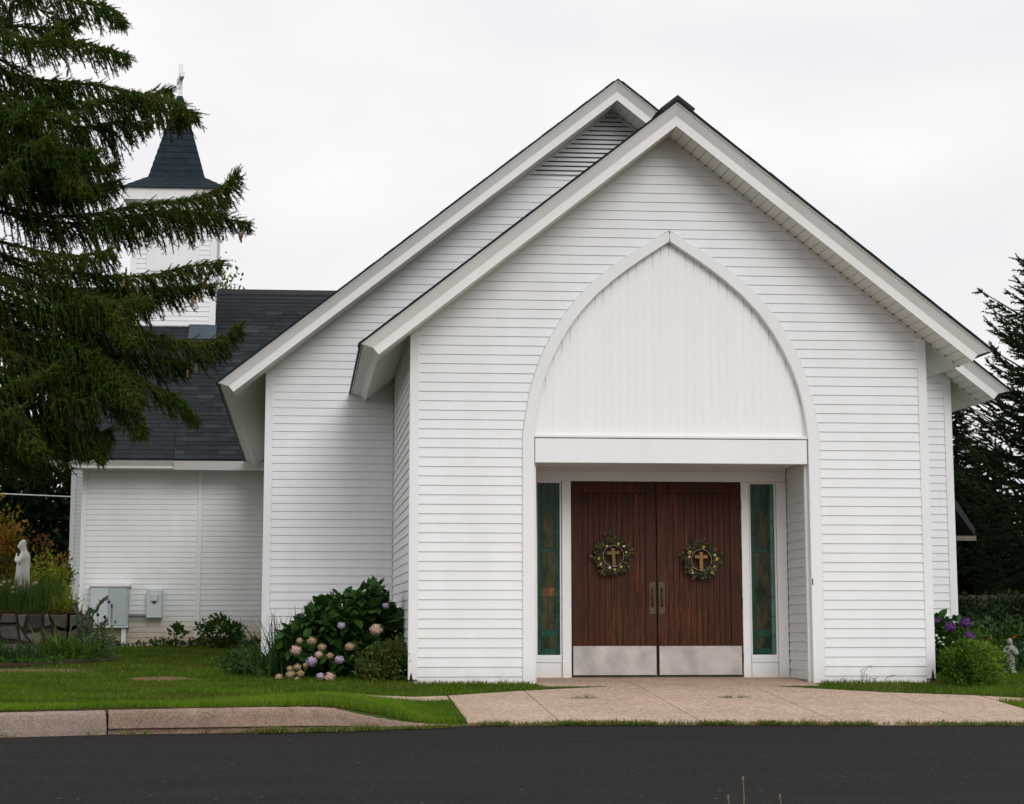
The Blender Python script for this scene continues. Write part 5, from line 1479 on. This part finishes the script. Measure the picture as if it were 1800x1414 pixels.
# cables on the left
for (a_, b_, r_, lab) in (((0, 868), (126, 873.5), .013, 'thick pale cable running to the corner of the wing'), ((0, 816.5), (122, 821), .007, 'thin grey cable above the thicker one')):
    A, B_ = at(*a_, 23.0), at(*b_, 21.0); far = A + (A - B_)*6
    mb = MB(); n = 24
    mb.tube([far*(1-t) + B_*t - np.array([0, 0, .5*math.sin(math.pi*t)*0]) for t in np.linspace(0, 1, n)], r_, 6)
    tag(obj('cable', mb, mat_plain('pale_cable', (.6, .6, .58), .5)), lab, 'cable')

# ------------------------------------------------------------------ right side garden
rx, ry = 3.25, 1.3
HR = [(1652, 1092, 9, 'purple', 1.45), (1670, 1102, 9.5, 'purple', .85), (1697, 1095, 10, 'purple', .9), (1704, 1118, 9, 'purple', .7), (1645, 1094, 9, 'purple', 1.3)]
def outr(p): return p[2] < .72 and p[0] > 2.9
hydrangea('hydrangea with purple heads behind the feathery bush right of the entry', (3.20, 1.55, 0), (.36, .40, .36), 96, .13, HR, 1.5, 300, outr)
M['feather'] = mat_leaf('feathery_leaf', (.05, .115, .010), (.12, .21, .028), (.04, .08, .010), .3, .7, .06, 5)
bush('feathery_bush', 'fresh green feathery bush at the right corner of the entry', 'bush', (2.90, -.36, G(2.90, -.36)), (.19, .20, .21), 3600, .04, M['feather'], 34, spread=.22, up=.6)
bush('feathery_bush', 'yellow green feathery bush right of the fresher one, nearer the small grey figure', 'bush', (3.14, -.22, G(3.14, -.22)), (.21, .20, .19), 3400, .04, mat_leaf('feathery_pale', (.10, .17, .015), (.20, .28, .045), None, .3, .7, .06), 40, spread=.22, up=.6)
bush('flower_border_plant', 'loose green border plant with white flowers behind the feathery bushes', 'plant', (3.50, 1.25, G(3.5, 1.25)), (.42, .35, .26), 2600, .055, M['weed'], 40, spread=.22, up=.6)
flower_dots('white_flower', 'small white flower in the border right of the entry', [(1646,1118,.2),(1650,1122,.2),(1643,1126,.1),(1652,1128,.1),(1643,1134,.1),(1658,1133,.1),(1646,1116,.2),(1688,1126,.6),(1675,1129,.5),(1659,1121,.3),(1722,1125,1.2),(1726,1126,1.2),(1745,1137,1.3),(1744,1142,1.3),(1763,1154,1.6),(1748,1173,1.5),(1730,1147,1.2),(1711,1121,.8)], M['fl_white'], 'white flowers in the right border', .013)
flower_dots('orange_flower', 'orange lily flower between the feathery bushes and the grey figure', [(1712,1143,.9),(1706,1136,.9),(1725,1154,.9),(1717,1147,.9)], M['fl_orange'], 'orange lilies', .032)
flower_dots('red_flower', 'red flower standing above the grey figure', [(1742,1122,2.9),(1784,1120,2.9),(1788,1117,2.9),(1780,1122,2.9)], M['fl_orange'], 'red flowers above the grey figure', .019)
# grey garden figure holding a bowl
Y2 = 2.45; t2, b2 = at(1777, 1121, Y2), at(1777, 1184, Y2); H2 = t2[2] - b2[2]; gx, gz = b2[0], G(b2[0], Y2)
def statue_grey():
    n = 24; rings = []
    prof = [(0, 0, .17, .16), (.06, 0, .165, .155), (.09, 0, .13, .125), (.3, 0, .125, .12), (.5, 0, .125, .12), (.62, 0, .14, .13), (.72, 0, .155, .125), (.78, 0, .13, .105), (.815, 0, .07, .07), (.85, 0, .074, .076), (.91, .0, .085, .088), (.96, 0, .072, .075), (1.0, 0, .02, .02)]
    for h, ox, rx_, ry_ in prof:
        rings.append([(gx + H2*rx_*(1 + (.07*math.sin(7*2*math.pi*k/n) if h < .6 else 0))*math.cos(2*math.pi*k/n), Y2 + H2*ry_*math.sin(2*math.pi*k/n), gz + H2*h*1.0) for k in range(n)])
    b = MB().loft(rings)
    for s in (-1, 1):
        b.tube([(gx + s*H2*.14, Y2, gz + H2*.72), (gx + s*H2*.19, Y2 - H2*.05, gz + H2*.58), (gx + s*H2*.10, Y2 - H2*.16, gz + H2*.56), (gx + s*H2*.04, Y2 - H2*.17, gz + H2*.60)], [H2*.055, H2*.06, H2*.05, H2*.03], 8)
    b.ball((gx + H2*.05, Y2 - H2*.15, gz + H2*.645), (H2*.085, H2*.07, H2*.06), 10, 6)
    b.ball((gx, Y2 - H2*.065, gz + H2*.885), (H2*.045, H2*.035, H2*.05), 8, 6)
    return b
gs = empty('statue', (gx, Y2, gz), 'small mottled grey garden figure of a robed person holding a bundle', 'statue')
obj('figure', statue_grey(), M['greystone'], gs, smooth=True)
bush('dark_border_plant', 'dark leafy plant behind the small grey garden figure', 'plant', (4.45, 3.2, G(4.45, 3.2)), (.6, .4, .28), 2200, .07, M['hyd_leaf'], 36, spread=.22)
dk = M['wood_leaf']
for (u, vt, vb, w, Y, lab) in ((1700, 1062, 1130, 110, 6.5, 'dark bush at the right corner of the nave'), (1770, 1056, 1128, 130, 7.5, 'dark bush in front of the fence on the right edge'), (1735, 1085, 1150, 100, 4.6, 'dark low bush behind the orange lilies')):
    px_bush('dark_bush', lab, 'bush', u, vt, vb, w, Y, 2600, .08, mat_leaf('dark_bush_leaf', (.008, .018, .006), (.024, .045, .014), None, .15), 40, spread=.24, group='dark bushes in front of the fence')
# fence and the house behind it
FY = 17.5; fa, fb = at(1668, 1046, FY), at(1850, 1046, FY)
fen = empty('fence', (fa[0], FY, G(fa[0], FY)), 'weathered dark board fence behind the bushes on the right', 'fence')
M['fence'] = mat_plain('weathered_fence', (.075, .06, .048), .9, .35, 6, bump=.4, rnd=.6)
x = fa[0]
while x < fb[0]:
    h = fa[2] + RNG.uniform(-.02, .02)
    obj('fence_board', MB().bevbox((x, FY, G(x, FY) - .05), (x + .118, FY + .02, h), .004), M['fence'], fen); x += .126
obj('fence_rail', MB().box((fa[0], FY + .022, fa[2] - .25), (fb[0], FY + .06, fa[2] - .16)), M['fence'], fen)
HY = 22.5
ha, hb, hc = at(1672, 850, HY), at(1714, 930, HY), at(1676, 936, HY)
hs = empty('outbuilding', (ha[0] - 1, HY, 0), 'dark roofed outbuilding half hidden behind the right corner of the nave', 'shed')
xr, zr, xe, ze = ha[0] - .3, ha[2] + .25, hb[0], hb[2]
obj('wall', MB().box((xr - 1.5, HY + .25, 0), (xe - .45, HY + 3.5, ze - .1)), mat_plain('dark_house_wall', (.02, .018, .016), .8), hs)
obj('roof', MB().prism([(xr, HY, zr), (xe, HY, ze), (xe, HY, ze - .15), (xr - .05, HY, zr - .2), (xr - (xe - xr), HY, ze - .15), (xr - (xe - xr), HY, ze)], (0, 4, 0)), M['roofedge'], hs)
obj('gutter', MB().box((xr - 1, HY - .06, ze - .25), (xe, HY + .02, ze - .15)), mat_plain('dim_gutter', (.12, .105, .085), .6), hs)

# ------------------------------------------------------------------ door wreaths
ringm = mat_plain('vine_ring', (.06, .04, .025), .9, .3, 40); wire = mat_plain('pale_wire', (.22, .2, .19), .6)
wl1 = mat_leaf('wreath_leaf', (.03, .055, .018), (.10, .13, .045), (.15, .12, .08), .2, clump=22); wl2 = mat_leaf('wreath_berry', (.10, .08, .12), (.26, .2, .26), None, .1)
for s, (cx, cz) in ((-1, (-.481, 1.303)), (1, (.479, 1.263))):
    root = empty('wreath', (cx, DW - .02, cz), 'leafy wreath with yellow flowers and a wooden cross on the ' + ('left' if s < 0 else 'right') + ' door', 'wreath', 'wreaths on the church doors')
    yw = DW - .035
    ring = [(cx + .15*math.cos(a), yw, cz + .15*math.sin(a)) for a in np.linspace(0, 2*math.pi, 33)]
    obj('vine_ring', MB().tube(ring, .020, 6, cap=False), ringm, root)
    obj('wire_ring', MB().tube([(cx + .112*math.cos(a), yw - .03, cz + .115*math.sin(a)) for a in np.linspace(0, 2*math.pi, 33)], .004, 5, cap=False), wire, root)
    n = 480; a = RNG.uniform(0, 6.283, n); rr = .155 + RNG.normal(size=n)*.024*(1 + .5*np.sin(a*5 + s))
    P = np.stack([cx + rr*np.cos(a), yw - .012 + RNG.normal(size=n)*.015, cz + rr*np.sin(a)], 1)
    D = np.stack([np.cos(a), -np.full(n, .6), np.sin(a)], 1) + RNG.normal(size=(n, 3))*.8
    cl = Cloud(); cl.add(*scatter(LEAF2_V, LEAF2_F, frames(D, RNG.uniform(0, 6, n)), P, RNG.uniform(.025, .062, n)))
    obj('leaves', cl.mesh('leaves', wl1), wl1, root)
    n = 60; a = RNG.uniform(0, 6.283, n); rr = .16 + RNG.normal(size=n)*.025
    P = np.stack([cx + rr*np.cos(a), yw - .035 + RNG.normal(size=n)*.008, cz + rr*np.sin(a)], 1)
    cl = Cloud(); cl.add(*scatter(LEAF2_V, LEAF2_F, frames(rdir(n)), P, RNG.uniform(.015, .03, n)))
    obj('berry_sprigs', cl.mesh('berry_sprigs', wl2), wl2, root)
    fm = head_mesh('flower', M['fl_yellow'], 12, .9); wm = head_mesh('flower', M['fl_white'], 12, .9)
    angs = [2.2, 3.3, 3.7, 4.35, 4.75, 5.3, .3, .75, 1.2] if s < 0 else [2.6, 2.9, 3.9, 4.1, 5.4, 5.8, .05, .35, 1.4]
    for k, a in enumerate(angs):
        o = bpy.data.objects.new('flower', fm if k % 4 != 3 else wm); link(o, root); sc_ = RNG.uniform(.013, .020)
        r2 = .15 + RNG.uniform(-.02, .03)
        o.matrix_basis = Matrix.Translation((cx + r2*math.cos(a), yw - .045, cz + r2*math.sin(a))) @ Matrix.Diagonal((sc_, sc_*.6, sc_, 1))
    tl = math.radians(4 if s < 0 else 0)
    cb = MB().bevbox((-.019, yw - .03, -.115), (.019, yw - .008, .085), .003).bevbox((-.070, yw - .031, .016), (-.0192, yw - .009, .052), .003).bevbox((.0192, yw - .031, .016), (.070, yw - .009, .052), .003)
    cb.v = [(cx + x*math.cos(tl) - z*math.sin(tl), y, cz + x*math.sin(tl) + z*math.cos(tl)) for x, y, z in cb.v]
    obj('small_cross', cb, M['crosswood'], root)

# dried stems against the right hand siding, weeds in the joints, stalks at the near edge of the drive
ds = MB()
for pl in ([(1476,1196),(1484,1192),(1493,1203)], [(1518,1196),(1520,1182),(1526,1172),(1534,1171)], [(1514,1203),(1516,1180)], [(1524,1203),(1524,1184)], [(1528,1203),(1530,1188)], [(1532,1192),(1537,1193),(1543,1190)], [(1536,1192),(1545,1203)], [(1551,1203),(1559,1192),(1566,1188),(1573,1187)], [(1585,1203),(1586,1196)], [(1473,1200),(1480,1193)], [(1512,1180),(1520,1174)]):
    ds.tube(spline([at(u, v, -.03) for u, v in pl], 7), .0028, 4)
tag(obj('dried_stems', ds, mat_plain('dried_stem', (.26, .24, .22), .8)), 'thin dried weed stems against the siding right of the porch', 'weed')
for (x, y, w, lab) in ((-1.15, -1.76, .13, 'small weed tuft in the walkway joint left of the doors'), (.30, -1.76, .17, 'small weed tuft in the walkway joint in line with the door gap')):
    c = (x, y, G(x, y) + .01); parts = []
    for k in range(9): q = RNG.normal()*w*.5; parts.append(clump(14, (x + q, y + RNG.normal()*.006, c[2]), .02, .055*math.exp(-(q/w)**2), 1.0, .6, .003))
    clump_thing('weed_tuft', lab, 'weed', parts, M['lily'], c, 'weeds in the walkway joints')
M['stalk'] = mat_plain('dry_stalk', (.17, .16, .09), .8)
for (u, vt, vb, lab) in ((1306, 1366, 1432, 'tallest dry grass stalk at the lower edge of the drive'), (1280, 1399, 1430, 'short dry grass stalk left of the tallest one on the drive'), (1371, 1397, 1432, 'short dry grass stalk with a seed head right of the tallest one')):
    Yq = -12.6; b_ = at(u + 1, vb, Yq); b_[2] = -.25; t_ = at(u, vt, Yq)
    r_ = empty('grass_stalk', tuple(b_), lab, 'weed', 'dry stalks at the edge of the drive')
    obj('stem', MB().tube([b_, (b_ + t_)/2 + [.004, 0, 0], t_], [.003, .0025, .002], 5), M['stalk'], r_)
    obj('seed_head', MB().ball(t_ - np.array([0, 0, .008]), (.005, .005, .012), 6, 5), M['stalk'], r_)
    cl = Cloud(); cl.add(*clump(9, b_, .01, .07, .6, .4, .003)); obj('leaves', cl.mesh('leaves', M['lily']), M['lily'], r_)

# ------------------------------------------------------------------ grass
def blades(n, xr_, yr_, h, w, keep):
    x = RNG.uniform(*xr_, n); y = RNG.uniform(*yr_, n)
    e = np.interp(x, EX, EY); k = keep(x, y, e); x, y = x[k], y[k]
    z = Gn(x, y); n = len(x)
    patch = np.sin(x*1.7 + 1.3*np.sin(y*.9))*np.cos(y*1.3 - .6*np.sin(x*1.1))
    hh = h * RNG.uniform(.45, 1.15, n) * (1 + .25*patch)
    az = RNG.uniform(0, 6.283, n); lean = RNG.uniform(.1, .75, n)
    wa = RNG.uniform(0, 6.283, n); ww_ = w*RNG.uniform(.6, 1.2, n)
    b = np.stack([x, y, z - .004], 1); s = np.stack([np.cos(wa)*ww_, np.sin(wa)*ww_, 0*ww_], 1)
    m = b + np.stack([np.cos(az)*lean*hh*.35, np.sin(az)*lean*hh*.35, hh*.6], 1)
    t = b + np.stack([np.cos(az)*lean*hh, np.sin(az)*lean*hh, hh], 1)
    V = np.stack([b - s, b + s, m + s*.7, m - s*.7, t], 1).reshape(-1, 3)
    F = np.array([[0,1,2],[0,2,3],[3,2,4]])[None] + (np.arange(n)*5)[:, None, None]
    return V, F.reshape(-1, 3)
def base_keep(x, y, e):
    k = (y > e + np.where((x > -3.7) & (x < -2.4), .25, .17)) & ~in_slab(x, y, .012)
    k &= ~((np.abs(x) < HW + .01) & (y > -.02)) & ~((np.abs(x) < NW) & (y > DN)) & ~((x < WX1) & (y > WY - .02)) & ~((x > -1.5) & (x < 1.5) & (y > -.4))
    bx = np.array([q[0] for q in be]); by = np.array([q[1] for q in be])
    k &= ~((x < -6.45) & (y > np.interp(x, bx, by)) & (y < 12))
    d = ((x + 5.33)/.5)**2 + ((y - 1.35)/.28)**2; k &= (d > 1) | (RNG.random(len(x)) < .12)
    d = (y - (5.0 + .5*(x + 8)*.4)); k &= ~((x < -6.3) & (np.abs(d) < .45) & (RNG.random(len(x)) < .75))
    return k
def verge(x, y):
    return ((x < -2.40) & (x > -5.6) & (y < np.interp(x, [-5.6, -5.2, -4.3, -3.45, -2.4], [-4.95, -4.55, -3.75, -2.5, -1.75]))) | ((x <= -5.6) & (y < np.interp(x, EX, EY) + .55)) | ((x > 2.6) & (y < np.interp(x, [2.69, 3.3, 4.3, 5.6], [-1.9, -2.2, -2.8, -3.5])))
def bare(x, y):
    m = np.zeros(x.shape, bool)
    for (bx_, by_, a_, b_) in BARE: m |= (((x - bx_)/a_)**2 + ((y - by_)/b_)**2 < RNG.uniform(.4, 1.3, len(x))) & (RNG.random(len(x)) < .93)
    return m
keep_v = lambda x, y, e: base_keep(x, y, e) & verge(x, y)
keep_l = lambda x, y, e: base_keep(x, y, e) & ~verge(x, y) & ~bare(x, y)
gv_ = Cloud()
gv_.add(*blades(190000, (-6.6, -2.4), (-5.4, -1.6), .055, .0030, keep_v))
gv_.add(*blades(60000, (-9, -6.4), (-6.5, -4.6), .05, .0032, keep_v))
gv_.add(*blades(30000, (2.6, 5.2), (-4.8, -1.6), .055, .0032, keep_v))
tag(obj('verge_grass', gv_.mesh('verge_grass', M['grass_lush']), M['grass_lush']), 'bright lush grass of the verge between kerb and pavement', kind='stuff')
gr = Cloud()
gr.add(*blades(120000, (-7.6, -1.4), (-4.6, 3.0), .045, .0034, keep_l))
gr.add(*blades(70000, (-9.5, -2.8), (3.0, 17), .05, .0042, keep_l))
gr.add(*blades(50000, (1.4, 4.8), (-4.6, 3.2), .050, .0034, keep_l))
gr.add(*blades(26000, (2.8, 7.5), (3.0, 12), .06, .005, keep_l))
gr.add(*blades(40000, (-14, -7.6), (-7, 5.5), .05, .0042, keep_l))
gr.add(*blades(40000, (4.8, 10), (-5, 5), .05, .0042, keep_l))
tag(obj('grass', gr.mesh('grass', M['grass']), M['grass']), 'short green grass of the lawns', kind='stuff')
# tufts that overhang slab and wall edges, and the weedy line between walkway and drive
ed = Cloud()
for k in range(1500):
    x = RNG.uniform(-4.4, 4.2); e = edge(x)
    dens_ = (1.0 if x > -2.6 else .8) * (1.0 if x < .4 else .6) * (.35 + .65*(math.sin(x*7.1)*math.sin(x*3.3 + 1) > -.2))
    if RNG.random() > dens_: continue
    y = e + RNG.uniform(-.04, .05) if x > -2.5 else e - RNG.uniform(.05, .15)
    hh_ = RNG.uniform(.04, .085) if -4.15 < x < -3.2 else RNG.uniform(.025, .05) if x < -2.4 else RNG.uniform(.03, .075)
    ed.add(*clump(int(RNG.uniform(8, 24)), (x, y, -.245), .035, hh_, 1.0, .6, .0036))
for x in (-5.1, -5.02, -5.15, -4.55, -6.0, -5.4):
    ed.add(*clump(14, (x, edge(x) - .06, -.25), .03, .06, .9, .5, .004))
for k in range(46):
    x = RNG.uniform(-2.72, -1.46); ed.add(*clump(int(RNG.uniform(2, 7)), (x, -.04 - RNG.uniform(0, .06), G(x, -.05)), .03, RNG.uniform(.03, .10)*RNG.random()**.5, .7, .5, .003))
for k in range(26):
    x = RNG.uniform(1.6, 2.75); ed.add(*clump(6, (x, -.04 - RNG.uniform(0, .05), G(x, -.05)), .02, RNG.uniform(.03, .07), .6, .4, .003))
tag(obj('edge_weeds', ed.mesh('edge_weeds', mat_leaf('edge_grass', (.06, .11, .015), (.15, .19, .04), (.20, .17, .06), .3, clump=5)), None), 'weedy grass along the edge of the drive and the foot of the entry', kind='stuff')
